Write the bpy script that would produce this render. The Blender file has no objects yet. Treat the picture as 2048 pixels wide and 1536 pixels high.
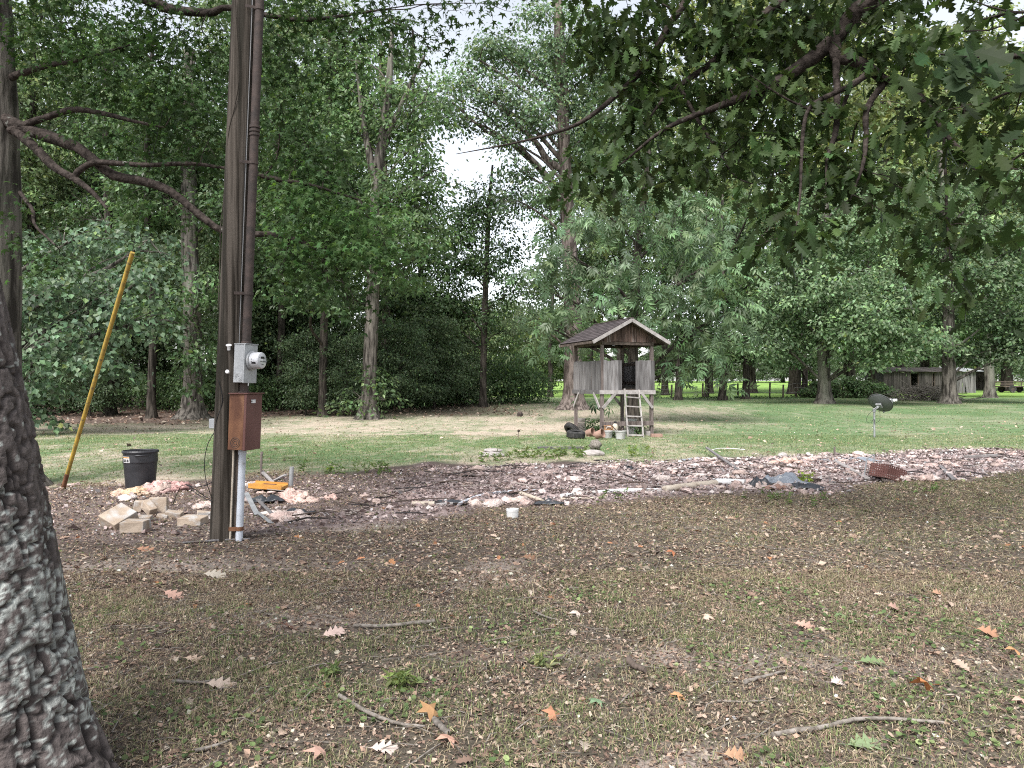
import bpy, math, random
import numpy as np
from mathutils import Vector, Matrix

R = math.radians
rng = np.random.default_rng(11)
random.seed(11)
C = bpy.context.scene.collection
SC = bpy.context.scene

# ------------------------------------------------------------------ camera, sky, sun, exposure
F, CX, CY, EYE = 1530.0, 1024.0, 768.0, 1.6          # focal length and centre in photo pixels, eye height in metres
cd = bpy.data.cameras.new('camera'); cam = bpy.data.objects.new('camera', cd); C.objects.link(cam)
cd.sensor_width = 36; cd.lens = 36 * F / 2048; cd.clip_start = 0.05; cd.clip_end = 3000
cam.location = (0, 0, EYE); cam.rotation_euler = (R(90), 0, 0); SC.camera = cam

W = bpy.data.worlds.new('World'); SC.world = W; W.use_nodes = True
nt = W.node_tree; bgn = nt.nodes['Background']
sky = nt.nodes.new('ShaderNodeTexSky'); sky.sky_type = 'NISHITA'; sky.sun_disc = False
SUN_EL, SUN_AZ = 54, 205                              # degrees; azimuth clockwise from +Y: behind the camera, a little to the left
sky.sun_elevation = R(SUN_EL); sky.sun_rotation = R(SUN_AZ); sky.dust_density = 1.2; sky.air_density = 1.0; sky.ozone_density = 1.0
hs = nt.nodes.new('ShaderNodeHueSaturation'); hs.inputs['Saturation'].default_value = 0.30
nt.links.new(sky.outputs[0], hs.inputs['Color']); nt.links.new(hs.outputs[0], bgn.inputs[0]); bgn.inputs[1].default_value = 0.115
sl = bpy.data.lights.new('sun', 'SUN'); sl.energy = 2.6; sl.angle = R(30); sl.color = (1, 0.972, 0.945)
so = bpy.data.objects.new('sun', sl); C.objects.link(so)
sd = Vector((math.sin(R(SUN_AZ)) * math.cos(R(SUN_EL)), math.cos(R(SUN_AZ)) * math.cos(R(SUN_EL)), math.sin(R(SUN_EL))))
so.rotation_euler = (-sd).to_track_quat('-Z', 'Y').to_euler(); so.location = (0, 0, 60)
SC.view_settings.view_transform = 'Standard'; SC.view_settings.look = 'None'; SC.view_settings.gamma = 1
SC.view_settings.exposure = 1.42
cy = SC.cycles
cy.max_bounces = 6; cy.diffuse_bounces = 4; cy.glossy_bounces = 2; cy.transmission_bounces = 4; cy.transparent_max_bounces = 4
cy.use_denoising = False; cy.pixel_filter_type = 'BLACKMAN_HARRIS'; cy.filter_width = 1.1
cy.caustics_reflective = False; cy.caustics_refractive = False

# ------------------------------------------------------------------ helpers
def gz(x, y):
    """height of the ground: level by the camera, rising gently beyond the lawn"""
    y = np.asarray(y, float)
    t = np.clip((y - 25) / 20, 0, None)
    z = np.where(t < 1, 0.42 * t * t * (1.6 - 0.6 * t), 0.42 + 0.0105 * (np.minimum(y, 260) - 45))
    return z

def at(px, py, Y):
    """the point at distance Y seen at photo pixel (px, py)"""
    return np.array([(px - CX) / F * Y, Y, EYE - (py - CY) / F * Y])

def gp(px, py):
    """the ground point seen at photo pixel (px, py)"""
    k = (py - CY) / F
    Y = 20.0
    lo, hi = 0.5, 400.0
    for _ in range(50):
        Y = 0.5 * (lo + hi)
        if EYE - k * Y > float(gz(0, Y)): lo = Y
        else: hi = Y
    return np.array([(px - CX) / F * Y, Y, float(gz(0, Y))])

def hash2(ix, iy, s):
    h = (ix.astype(np.int64) * 374761393 + iy.astype(np.int64) * 668265263 + s * 974711) & 0x7fffffff
    h = ((h ^ (h >> 13)) * 1274126177) & 0x7fffffff
    return ((h ^ (h >> 16)) & 0xffff) / 65535.0

def vn(x, y, s=0):
    x = np.asarray(x, float); y = np.asarray(y, float)
    ix, iy = np.floor(x), np.floor(y); fx, fy = x - ix, y - iy
    fx = fx * fx * (3 - 2 * fx); fy = fy * fy * (3 - 2 * fy)
    a, b = hash2(ix, iy, s), hash2(ix + 1, iy, s); c, d = hash2(ix, iy + 1, s), hash2(ix + 1, iy + 1, s)
    return (a * (1 - fx) + b * fx) * (1 - fy) + (c * (1 - fx) + d * fx) * fy

def fbm(x, y, s=0, o=4):
    t, a, n = 0, 1.0, 0
    x = np.asarray(x, float); y = np.asarray(y, float)
    for i in range(o):
        t = t + a * vn(x, y, s + i * 17); n += a; a *= 0.5; x = x * 2.03 + 3.1; y = y * 2.03 + 1.7
    return t / n

def sst(a, b, x):
    t = np.clip((x - a) / (b - a), 0, 1); return t * t * (3 - 2 * t)

def unit(v):
    v = np.asarray(v, float); return v / np.maximum(np.linalg.norm(v, axis=-1, keepdims=True), 1e-9)

OFF = {}
def tag(o, label=None, cat=None, group=None, kind=None):
    if label: o['label'] = label
    if cat: o['category'] = cat
    if group: o['group'] = group
    if kind: o['kind'] = kind
    return o

def thing(name, loc, label, cat, group=None):
    o = bpy.data.objects.new(name, None); C.objects.link(o); o.empty_display_size = 0.2
    o.location = [float(a) for a in loc]; OFF[o.name] = np.array(loc, float)
    return tag(o, label, cat, group)

class G:
    """collects geometry in world coordinates; build() links it as ONE mesh object under its parent"""
    def __init__(s): s.V, s.L, s.T, s.K, s.n = [], [], [], [], 0
    def add(s, V, Fc, col=None):
        V = np.asarray(V, float).reshape(-1, 3)
        if isinstance(Fc, np.ndarray):
            s.L.append((Fc + s.n).ravel()); s.T.append(np.full(len(Fc), Fc.shape[1]))
        else:
            for f in Fc: s.L.append(np.array(f) + s.n); s.T.append(np.array([len(f)]))
        s.V.append(V)
        if col is None: col = (0.5, 0.5, 0.5)
        s.K.append(np.broadcast_to(np.asarray(col, float), (len(V), 3)))
        s.n += len(V); return s
    def box(s, c, size, rot=None, col=None, jit=0.0):
        h = np.array(size, float) / 2
        V = np.array([[x, y, z] for x in (-1, 1) for y in (-1, 1) for z in (-1, 1)], float) * h
        if jit: V = V + rng.normal(0, jit, V.shape)
        if rot is not None: V = V @ np.array(rot, float).T
        return s.add(V + np.array(c, float), np.array([[0, 1, 3, 2], [4, 6, 7, 5], [0, 4, 5, 1], [2, 3, 7, 6], [0, 2, 6, 4], [1, 5, 7, 3]]), col)
    def bar(s, a, b, w, t, up=(0, 0, 1), col=None, jit=0.0):
        """a square bar from a to b, w wide, t thick along up"""
        a, b = np.array(a, float), np.array(b, float); d = unit(b - a); y = unit(np.cross(np.array(up, float), d)); z = np.cross(d, y)
        return s.box((a + b) / 2, (np.linalg.norm(b - a), w, t), np.stack([d, y, z], 1), col, jit)
    def tube(s, pts, rad, sides=8, col=None, cap=True, wob=0.0):
        P = np.asarray(pts, float); n = len(P); r = np.broadcast_to(np.asarray(rad, float), (n,))
        T = unit(np.gradient(P, axis=0)); ref = np.array([1, 0, 0.]) if abs(T[0][0]) < 0.9 else np.array([0, 1, 0.])
        U = np.zeros((n, 3)); u = unit(np.cross(np.cross(T[0], ref), T[0]))
        for i in range(n):
            u = unit(u - T[i] * np.dot(u, T[i])); U[i] = u
        Wv = np.cross(T, U); th = np.arange(sides) / sides * 2 * np.pi
        rr = r[:, None] * (1 + (rng.normal(0, wob, (n, sides)) if wob else 0))
        V = P[:, None] + rr[..., None] * (np.cos(th)[None, :, None] * U[:, None] + np.sin(th)[None, :, None] * Wv[:, None])
        i, j = np.meshgrid(np.arange(n - 1), np.arange(sides), indexing='ij'); k = (j + 1) % sides
        s.add(V, np.stack([i * sides + j, i * sides + k, (i + 1) * sides + k, (i + 1) * sides + j], -1).reshape(-1, 4), col)
        if cap:
            s.add(V[0], [list(range(sides))[::-1]], col); s.add(V[-1], [list(range(sides))], col)
        return s
    def lathe(s, prof, c, axis=(0, 0, 1), sides=20, col=None, sq=1.0):
        z = unit(axis); x = unit(np.cross(z, [0.3, 0.9, 0.1] if abs(z[1]) < 0.9 else [1, 0, 0])); y = np.cross(z, x)
        th = np.arange(sides) / sides * 2 * np.pi; P = np.array(prof, float); n = len(P)
        V = np.array(c, float) + P[:, None, 0, None] * (np.cos(th)[None, :, None] * x + sq * np.sin(th)[None, :, None] * y) + P[:, None, 1, None] * z
        i, j = np.meshgrid(np.arange(n - 1), np.arange(sides), indexing='ij'); k = (j + 1) % sides
        s.add(V, np.stack([i * sides + j, i * sides + k, (i + 1) * sides + k, (i + 1) * sides + j], -1).reshape(-1, 4), col); return s
    def poly(s, V, th, col=None):
        """a flat outline (world points) extruded by the vector th"""
        V = np.array(V, float); n = len(V); th = np.array(th, float)
        s.add(np.vstack([V, V + th]), [list(range(n))[::-1], [n + i for i in range(n)]] + [[i, (i + 1) % n, n + (i + 1) % n, n + i] for i in range(n)], col); return s
    def lump(s, c, size, seed=0, res=12, amp=0.35, fq=1.5, col=None, rot=0.0):
        u, v = np.meshgrid(np.arange(res) / res * 2 * np.pi, np.linspace(0.02, np.pi - 0.02, res // 2 + 2))
        d = np.stack([np.cos(u) * np.sin(v), np.sin(u) * np.sin(v), np.cos(v)], -1)
        k = 1 + amp * (fbm(d[..., 0] * fq + d[..., 2] * 1.7 + seed * 7, d[..., 1] * fq - d[..., 2] * 1.3 + seed * 3, seed, 3) - 0.5) * 2
        P = d * k[..., None] * np.array(size, float) / 2
        ca, sa = math.cos(rot), math.sin(rot); P = P @ np.array([[ca, sa, 0], [-sa, ca, 0], [0, 0, 1]])
        m, n = u.shape; i, j = np.meshgrid(np.arange(m - 1), np.arange(n), indexing='ij'); q = (j + 1) % n
        s.add((P + np.array(c, float)).reshape(-1, 3), np.stack([i * n + j, (i + 1) * n + j, (i + 1) * n + q, i * n + q], -1).reshape(-1, 4), col); return s
    def build(s, name, m, parent=None, smooth=False, bevel=0.0, kind=None, label=None):
        me = bpy.data.meshes.new(name); V = np.concatenate(s.V); L = np.concatenate(s.L).astype(np.int32); T = np.concatenate(s.T)
        off = OFF[parent.name] if parent is not None else np.zeros(3)
        V = V - off
        me.vertices.add(len(V)); me.vertices.foreach_set('co', V.astype(np.float32).ravel())
        me.loops.add(len(L)); me.polygons.add(len(T))
        me.polygons.foreach_set('loop_start', np.concatenate([[0], np.cumsum(T)[:-1]]).astype(np.int32))
        me.loops.foreach_set('vertex_index', L)
        at_ = me.attributes.new('col', 'FLOAT_COLOR', 'POINT'); K = np.concatenate(s.K)
        at_.data.foreach_set('color', np.hstack([K, np.ones((len(K), 1))]).astype(np.float32).ravel())
        me.update(calc_edges=True)
        if smooth: me.polygons.foreach_set('use_smooth', np.ones(len(T), bool))
        else: me.polygons.foreach_set('use_smooth', np.zeros(len(T), bool))
        me.materials.append(m)
        o = bpy.data.objects.new(name, me); C.objects.link(o)
        if parent is not None: o.parent = parent
        OFF[o.name] = off
        if bevel:
            b = o.modifiers.new('bevel', 'BEVEL'); b.width = bevel; b.segments = 2
        if kind: o['kind'] = kind
        if label: o['label'] = label
        return o

def curve(pts, n=24):
    """smooth curve through the points"""
    P = np.array(pts, float); m = len(P); Q = np.vstack([2 * P[0] - P[1], P, 2 * P[-1] - P[-2]])
    t = np.linspace(0, m - 1 - 1e-6, n); i = t.astype(int); f = (t - i)[:, None]
    a, b, c, d = Q[i], Q[i + 1], Q[i + 2], Q[i + 3]
    return 0.5 * (2 * b + (c - a) * f + (2 * a - 5 * b + 4 * c - d) * f ** 2 + (3 * b - a - 3 * c + d) * f ** 3)

def copy_tree(o, parent=None):
    c = o.copy(); C.objects.link(c); c.parent = parent
    for ch in o.children: copy_tree(ch, c)
    return c

# ------------------------------------------------------------------ materials
def mk(name, c1, c2=None, rough=0.8, scale=8.0, stretch=(1, 1, 1), c3=None, s3=3.0, t3=(0.55, 0.65), bump=0.3, bscale=None, metal=0.0, rand=0.0, spec=0.3, detail=6.0, bd=0.02, attr=False, p12=(0.35, 0.65)):
    m = bpy.data.materials.new(name); m.use_nodes = True; t = m.node_tree; N = t.nodes; Lk = t.links.new; b = N['Principled BSDF']
    b.inputs['Roughness'].default_value = rough; b.inputs['Metallic'].default_value = metal; b.inputs['Specular IOR Level'].default_value = spec
    tc = N.new('ShaderNodeTexCoord'); mp = N.new('ShaderNodeMapping'); mp.inputs['Scale'].default_value = stretch
    oi = N.new('ShaderNodeObjectInfo'); ad = N.new('ShaderNodeVectorMath'); ad.operation = 'MULTIPLY_ADD'
    cmb = N.new('ShaderNodeCombineXYZ'); Lk(oi.outputs['Random'], cmb.inputs[0]); Lk(oi.outputs['Random'], cmb.inputs[1]); Lk(oi.outputs['Random'], cmb.inputs[2])
    Lk(cmb.outputs[0], ad.inputs[0]); ad.inputs[1].default_value = (37, 53, 71); Lk(tc.outputs['Object'], ad.inputs[2]); Lk(ad.outputs[0], mp.inputs[0])
    def noise(sc, dt=detail):
        n = N.new('ShaderNodeTexNoise'); n.inputs['Scale'].default_value = sc; n.inputs['Detail'].default_value = dt; Lk(mp.outputs[0], n.inputs['Vector']); return n
    def ramp(n, a, z):
        r = N.new('ShaderNodeMapRange'); r.inputs[1].default_value = a; r.inputs[2].default_value = z; Lk(n.outputs[0], r.inputs[0]); return r
    def mix(f, a, z):
        x = N.new('ShaderNodeMix'); x.data_type = 'RGBA'; Lk(f, x.inputs[0])
        for s_, v in ((6, a), (7, z)):
            if isinstance(v, tuple): x.inputs[s_].default_value = (*v, 1)
            else: Lk(v, x.inputs[s_])
        return x.outputs[2]
    if attr:
        a = N.new('ShaderNodeAttribute'); a.attribute_name = 'col'; col = a.outputs['Color']
        n1 = noise(scale); r = ramp(n1, 0.25, 0.75); r.inputs[3].default_value = 0.62; r.inputs[4].default_value = 1.38
        x = N.new('ShaderNodeMix'); x.data_type = 'RGBA'; x.blend_type = 'MULTIPLY'; x.inputs[0].default_value = 1; Lk(col, x.inputs[6]); Lk(r.outputs[0], x.inputs[7]); col = x.outputs[2]
    elif c2 is not None: col = mix(ramp(noise(scale), *p12).outputs[0], c1, c2)
    else:
        rg = N.new('ShaderNodeRGB'); rg.outputs[0].default_value = (*c1, 1); col = rg.outputs[0]
    if c3 is not None: col = mix(ramp(noise(s3), *t3).outputs[0], col, c3)
    if rand:
        h = N.new('ShaderNodeHueSaturation'); mr = N.new('ShaderNodeMapRange'); mr.inputs[3].default_value = 1 - rand; mr.inputs[4].default_value = 1 + rand
        Lk(oi.outputs['Random'], mr.inputs[0]); Lk(mr.outputs[0], h.inputs['Value']); Lk(col, h.inputs['Color']); col = h.outputs[0]
    Lk(col, b.inputs['Base Color'])
    if bump:
        bp = N.new('ShaderNodeBump'); bp.inputs['Strength'].default_value = bump; bp.inputs['Distance'].default_value = bd
        Lk(noise(bscale or scale * 2, 8).outputs[0], bp.inputs['Height']); Lk(bp.outputs[0], b.inputs['Normal'])
    return m

def leafmat(name, trans=0.28, rough=0.5, spec=0.35):
    m = bpy.data.materials.new(name); m.use_nodes = True; t = m.node_tree; N = t.nodes; Lk = t.links.new; b = N['Principled BSDF']
    a = N.new('ShaderNodeAttribute'); a.attribute_name = 'col'; Lk(a.outputs['Color'], b.inputs['Base Color'])
    b.inputs['Roughness'].default_value = rough; b.inputs['Specular IOR Level'].default_value = spec
    tr = N.new('ShaderNodeBsdfTranslucent'); hs_ = N.new('ShaderNodeHueSaturation'); hs_.inputs['Value'].default_value = 1.5; hs_.inputs['Hue'].default_value = 0.485; hs_.inputs['Saturation'].default_value = 1.15
    Lk(a.outputs['Color'], hs_.inputs['Color']); Lk(hs_.outputs[0], tr.inputs['Color'])
    mx = N.new('ShaderNodeMixShader'); mx.inputs[0].default_value = trans
    Lk(b.outputs[0], mx.inputs[1]); Lk(tr.outputs[0], mx.inputs[2]); Lk(mx.outputs[0], N['Material Output'].inputs['Surface']); return m

M = dict(
    leaf=leafmat('leaf', 0.36, 0.42, 0.30), leaf_dark=leafmat('low_gloss_leaf', 0.36, 0.5, 0.12), grass=leafmat('grass_blade', 0.2, 0.7, 0.2), litter=leafmat('dry_leaf', 0.1, 0.8, 0.15),  # leaf_dark differs from leaf by its lower gloss
    ground=mk('ground', (0, 0, 0), attr=True, rough=0.95, scale=22, bump=0.6, bscale=60, bd=0.02, spec=0.1, detail=10),
    bark=mk('bark', (0.035, 0.031, 0.027), (0.15, 0.135, 0.118), rough=0.95, scale=9, stretch=(1, 1, 0.16), p12=(0.4, 0.6), bump=0.9, bscale=9, bd=0.06, spec=0.1, c3=(0.20, 0.20, 0.16), s3=1.2, t3=(0.55, 0.75)),
    bark_dark=mk('bark_dark', (0.022, 0.019, 0.016), (0.075, 0.065, 0.055), rough=0.95, scale=10, stretch=(1, 1, 0.16), p12=(0.4, 0.6), bump=0.9, bscale=9, bd=0.06, spec=0.1),
    bark_pink=mk('bark_pale', (0.06, 0.048, 0.042), (0.20, 0.165, 0.148), rough=0.95, scale=9, stretch=(1, 1, 0.18), p12=(0.4, 0.6), bump=0.9, bscale=9, bd=0.06, spec=0.1),
    bark_near=mk('bark_lichen', (0, 0, 0), attr=True, rough=0.95, scale=38, bump=0.8, bscale=90, bd=0.008, spec=0.1),
    bark_limb=mk('bark_limb', (0.02, 0.016, 0.014), (0.062, 0.050, 0.044), rough=0.95, scale=14, stretch=(1, 1, 1), bump=0.9, bscale=26, bd=0.03, spec=0.1, c3=(0.20, 0.20, 0.18), s3=6, t3=(0.66, 0.74)),
    pole=mk('weathered_pole_wood', (0.028, 0.023, 0.018), (0.085, 0.072, 0.060), rough=0.9, scale=24, stretch=(1, 1, 0.035), p12=(0.42, 0.58), bump=1.0, bscale=34, bd=0.02, spec=0.15, c3=(0.026, 0.023, 0.018), s3=11, t3=(0.55, 0.66)),
    rust=mk('rusty_steel', (0.10, 0.042, 0.024), (0.19, 0.088, 0.045), rough=0.75, scale=9, stretch=(1, 1, 0.5), bump=0.15, spec=0.35, c3=(0.25, 0.13, 0.075), s3=5, t3=(0.55, 0.75)),
    rust_dark=mk('rusty_pipe', (0.042, 0.034, 0.031), (0.075, 0.055, 0.048), rough=0.8, scale=12, bump=0.2, spec=0.3),
    rust_door=mk('rusted_painted_lid', (0.10, 0.04, 0.033), (0.145, 0.065, 0.055), rough=0.6, scale=4, stretch=(1, 1, 0.5), bump=0.1, spec=0.4, c3=(0.19, 0.10, 0.07), s3=3, t3=(0.58, 0.75)),
    galv=mk('galvanised_steel', (0.33, 0.34, 0.35), (0.42, 0.43, 0.44), rough=0.55, scale=14, bump=0.08, metal=0.15, spec=0.4, c3=(0.22, 0.12, 0.07), s3=4, t3=(0.66, 0.74)),
    glass=mk('meter_glass', (0.50, 0.51, 0.53), (0.58, 0.58, 0.60), rough=0.12, scale=5, bump=0, spec=0.6),
    black=mk('black_print', (0.02, 0.02, 0.022), rough=0.6, bump=0),
    white=mk('white_plastic', (0.72, 0.72, 0.73), (0.60, 0.59, 0.57), rough=0.5, scale=6, bump=0.05, c3=(0.35, 0.31, 0.25), s3=9, t3=(0.64, 0.8)),
    pvc=mk('grey_white_pvc', (0.55, 0.58, 0.64), (0.46, 0.48, 0.52), rough=0.5, scale=7, bump=0.05, c3=(0.22, 0.2, 0.17), s3=7, t3=(0.68, 0.8)),
    beige=mk('dirty_cream_pipe', (0.52, 0.46, 0.38), (0.40, 0.33, 0.26), rough=0.6, scale=7, bump=0.1, c3=(0.20, 0.16, 0.12), s3=10, t3=(0.6, 0.75)),
    dirty_white=mk('dirty_white_plastic', (0.42, 0.42, 0.41), (0.30, 0.29, 0.27), rough=0.6, scale=8, bump=0.05, c3=(0.15, 0.13, 0.10), s3=9, t3=(0.55, 0.75)),
    tan_box=mk('faded_orange_box', (0.36, 0.19, 0.09), (0.28, 0.15, 0.08), rough=0.6, scale=10, bump=0.1, c3=(0.10, 0.08, 0.06), s3=14, t3=(0.5, 0.65)),
    porcelain=mk('porcelain', (0.85, 0.84, 0.84), rough=0.25, bump=0, spec=0.6),
    yellow=mk('faded_yellow_plastic', (0.42, 0.28, 0.05), (0.27, 0.19, 0.05), rough=0.7, scale=9, bump=0.1, c3=(0.13, 0.10, 0.05), s3=14, t3=(0.55, 0.72)),
    bin=mk('black_plastic', (0.018, 0.018, 0.021), (0.03, 0.03, 0.034), rough=0.45, scale=6, bump=0.05, spec=0.4),
    block=mk('tan_concrete_block', (0.40, 0.325, 0.255), (0.29, 0.225, 0.17), rough=0.95, scale=7, bump=0.6, bscale=60, bd=0.006, c3=(0.42, 0.40, 0.38), s3=6, t3=(0.5, 0.65), rand=0.15),
    wood=mk('grey_weathered_board', (0.095, 0.087, 0.087), (0.20, 0.19, 0.19), rough=0.9, scale=9, stretch=(3, 3, 0.22), bump=0.4, bscale=26, bd=0.006, rand=0.35, c3=(0.13, 0.10, 0.085), s3=4, t3=(0.6, 0.75)),
    wood_red=mk('stained_gable_board', (0.035, 0.022, 0.018), (0.13, 0.085, 0.07), rough=0.9, scale=7, stretch=(3, 3, 0.3), bump=0.3, rand=0.3, c3=(0.27, 0.235, 0.22), s3=5, t3=(0.57, 0.72)),
    wood_post=mk('weathered_post', (0.085, 0.067, 0.06), (0.19, 0.155, 0.145), rough=0.9, scale=8, stretch=(3, 3, 0.25), bump=0.4, rand=0.15),
    trim=mk('pale_weathered_trim', (0.34, 0.315, 0.305), (0.23, 0.21, 0.20), rough=0.85, scale=7, bump=0.3, rand=0.1),
    wood_dark=mk('dark_rafter_wood', (0.05, 0.038, 0.032), (0.11, 0.085, 0.07), rough=0.9, scale=8, bump=0.3, rand=0.2),
    shingle=mk('brown_asphalt_shingle', (0, 0, 0), attr=True, rough=0.95, scale=30, bump=0.4, bscale=120, bd=0.004),
    dish=mk('dark_grey_dish_paint', (0.085, 0.087, 0.09), (0.11, 0.112, 0.115), rough=0.5, scale=5, bump=0, spec=0.4),
    steel=mk('grey_steel', (0.24, 0.245, 0.25), (0.33, 0.335, 0.34), rough=0.5, scale=9, bump=0.05, metal=0.3),
    rubber=mk('black_rubber', (0.02, 0.02, 0.02), (0.045, 0.043, 0.042), rough=0.85, scale=12, bump=0.2, c3=(0.11, 0.10, 0.095), s3=4, t3=(0.55, 0.7)),
    clay=mk('terracotta', (0.30, 0.19, 0.15), (0.23, 0.14, 0.11), rough=0.9, scale=9, bump=0.2),
    orange=mk('orange_plastic', (0.55, 0.27, 0.055), (0.42, 0.20, 0.05), rough=0.5, scale=8, bump=0.1, c3=(0.35, 0.2, 0.1), s3=8, t3=(0.6, 0.75)),
    fluff=mk('pink_insulation', (0, 0, 0), attr=True, rough=1.0, scale=16, bump=1.0, bscale=45, bd=0.03, spec=0.0),
    sheet=mk('torn_plastic_sheet', (0.02, 0.022, 0.026), (0.05, 0.053, 0.06), rough=0.35, scale=5, bump=0.4, bscale=9, spec=0.5),
    bluesheet=mk('blue_grey_sheet', (0.17, 0.19, 0.22), (0.26, 0.28, 0.31), rough=0.5, scale=8, bump=0.3, bscale=12, c3=(0.4, 0.4, 0.4), s3=12, t3=(0.6, 0.7)),
    stone=mk('grey_stone_slab', (0.26, 0.235, 0.22), (0.38, 0.35, 0.33), rough=0.95, scale=9, bump=0.6, bscale=40, bd=0.01, c3=(0.14, 0.12, 0.10), s3=5, t3=(0.55, 0.7)),
    stick=mk('fallen_stick_bark', (0.11, 0.095, 0.08), (0.24, 0.215, 0.19), rough=0.95, scale=30, bump=0.6, bscale=60, bd=0.006, rand=0.2),
    shed=mk('shade_toned_shed_board', (0.035, 0.03, 0.028), (0.085, 0.075, 0.07), rough=0.95, scale=3, stretch=(3, 3, 0.2), bump=0.3, rand=0.35),  # board colour darkened to stand for the shade on the shed front
    tin=mk('shed_tin', (0.30, 0.32, 0.34), (0.42, 0.44, 0.46), rough=0.55, scale=3, bump=0.1, c3=(0.2, 0.13, 0.1), s3=2, t3=(0.55, 0.7), rand=0.1),
    wire=mk('black_cable', (0.012, 0.012, 0.013), rough=0.5, bump=0),
    greywire=mk('grey_wire', (0.22, 0.22, 0.22), rough=0.6, bump=0),
)

# ------------------------------------------------------------------ leaf shapes: x along the leaf, y across, z the leaf normal
def T_diamond(w=0.30, f=0.09):
    return np.array([[0, 0, 0], [0.45, -w, f], [1, 0, -0.1], [0.45, w, f]]), np.array([[0, 1, 2], [0, 2, 3]])
def T_star():
    V, Fc = [], []
    tips = [0, 62, 128, -128, -62]; lens = [1, 0.9, 0.62, 0.62, 0.9]
    tip = [(math.cos(R(a)) * l, math.sin(R(a)) * l) for a, l in zip(tips, lens)]
    order = [0, 1, 2, 3, 4]; inner = []
    for i in range(5):
        a0, a1 = tips[order[i]], tips[order[(i + 1) % 5]]
        if order[i] == 2: a1 += 360
        if order[i] >= 3 and order[(i + 1) % 5] == 0: a1 = 0
        am = (a0 + a1) / 2; l = 0.36 if order[i] != 2 else 0.12
        inner.append((math.cos(R(am)) * l, math.sin(R(am)) * l))
    for i in range(5): V += [[tip[i][0], tip[i][1], -0.12], [inner[i][0], inner[i][1], 0.05]]
    for i in range(5): Fc.append([2 * i, 2 * i + 1, 2 * ((i - 1) % 5) + 1])
    Fc += [[1, 3, 5], [1, 5, 7], [1, 7, 9]]
    return np.array(V) * 0.62 + np.array([0.35, 0, 0]), np.array(Fc)
def T_oak(curl=0.12):
    t = np.array([0, 0.08, 0.2, 0.27, 0.42, 0.5, 0.64, 0.73, 0.86, 1.0])
    w = np.array([0.012, 0.03, 0.20, 0.09, 0.31, 0.12, 0.34, 0.14, 0.23, 0.04])
    lead = np.array([0, 0, 0.05, 0, 0.06, 0, 0.06, 0, 0.05, 0])
    mid = np.stack([t, 0 * t, -curl * t ** 2], 1); a = np.stack([t + lead, w, 0.05 * w / 0.3 - curl * t ** 2], 1); b = a * [1, -1, 1]
    V = np.vstack([mid, a, b]); n = len(t); Fc = []
    for i in range(n - 1):
        Fc += [[i, i + 1, n + i + 1], [i, n + i + 1, n + i], [i, 2 * n + i, 2 * n + i + 1], [i, 2 * n + i + 1, i + 1]]
    return V, np.array(Fc)
def T_pinnate():
    V, Fc = [], []; dv, df = T_diamond(0.17, 0.05); k = 0
    for x0, an, l in ((0.15, 70, 0.5), (0.15, -70, 0.5), (0.4, 55, 0.62), (0.4, -55, 0.62), (0.65, 38, 0.66), (0.65, -38, 0.66), (0.75, 0, 0.7)):
        c, s_ = math.cos(R(an)), math.sin(R(an)); v = dv * l
        v = np.stack([v[:, 0] * c - v[:, 1] * s_ + x0, v[:, 0] * s_ + v[:, 1] * c, v[:, 2] - 0.35 * l * v[:, 0] / l], 1)
        V.append(v); Fc.append(df + k); k += 4
    return np.vstack(V), np.vstack(Fc)
def T_scrap(sd):
    r = np.random.default_rng(sd); a = np.sort(r.uniform(0, 6.283, 6)); q = r.uniform(.25, .55, 6)
    return np.vstack([[[0.5, 0, .06]], np.stack([0.5 + q * np.cos(a), .75 * q * np.sin(a), r.normal(0, .09, 6)], 1)]), np.array([[0, 1 + i, 1 + (i + 1) % 6] for i in range(6)])
def T_round():
    a = np.arange(7) / 7 * 2 * np.pi
    return np.vstack([[[0.5, 0, -0.08]], np.stack([0.5 + 0.5 * np.cos(a), 0.48 * np.sin(a), 0.05 * np.cos(2 * a)], 1)]), np.array([[0, 1 + i, 1 + (i + 1) % 7] for i in range(7)])
TPL = {'diamond': T_diamond(), 'lance': T_diamond(0.17, 0.05), 'star': T_star(), 'oak': T_oak(), 'pinnate': T_pinnate(), 'round': T_round(), 'broad': T_diamond(0.42, 0.1)}
SCRAPS = [T_scrap(q) for q in range(5)]

def put_leaves(g, pos, nrm, axis, size, kind, col):
    tv, tf = TPL[kind] if isinstance(kind, str) else kind
    n = unit(nrm); a = axis - n * np.sum(axis * n, -1, keepdims=True); a = unit(a); b = np.cross(n, a)
    size = np.broadcast_to(np.asarray(size, float), (len(pos),))
    V = pos[:, None] + size[:, None, None] * (tv[None, :, 0, None] * a[:, None] + tv[None, :, 1, None] * b[:, None] + tv[None, :, 2, None] * n[:, None])
    Fc = tf[None] + (np.arange(len(pos)) * len(tv))[:, None, None]
    g.add(V.reshape(-1, 3), Fc.reshape(-1, tf.shape[1]), np.repeat(col, len(tv), 0))

def leafcol(n, base, var=0.25, yellow=0.02):
    c = np.array(base)[None] * np.exp(rng.normal(0, var, (n, 1)))
    y = rng.random((n, 1)) < yellow
    return np.where(y, c * [1.5, 1.35, 0.9], c) * np.exp(rng.normal(0, 0.06, (n, 3)))

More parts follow.
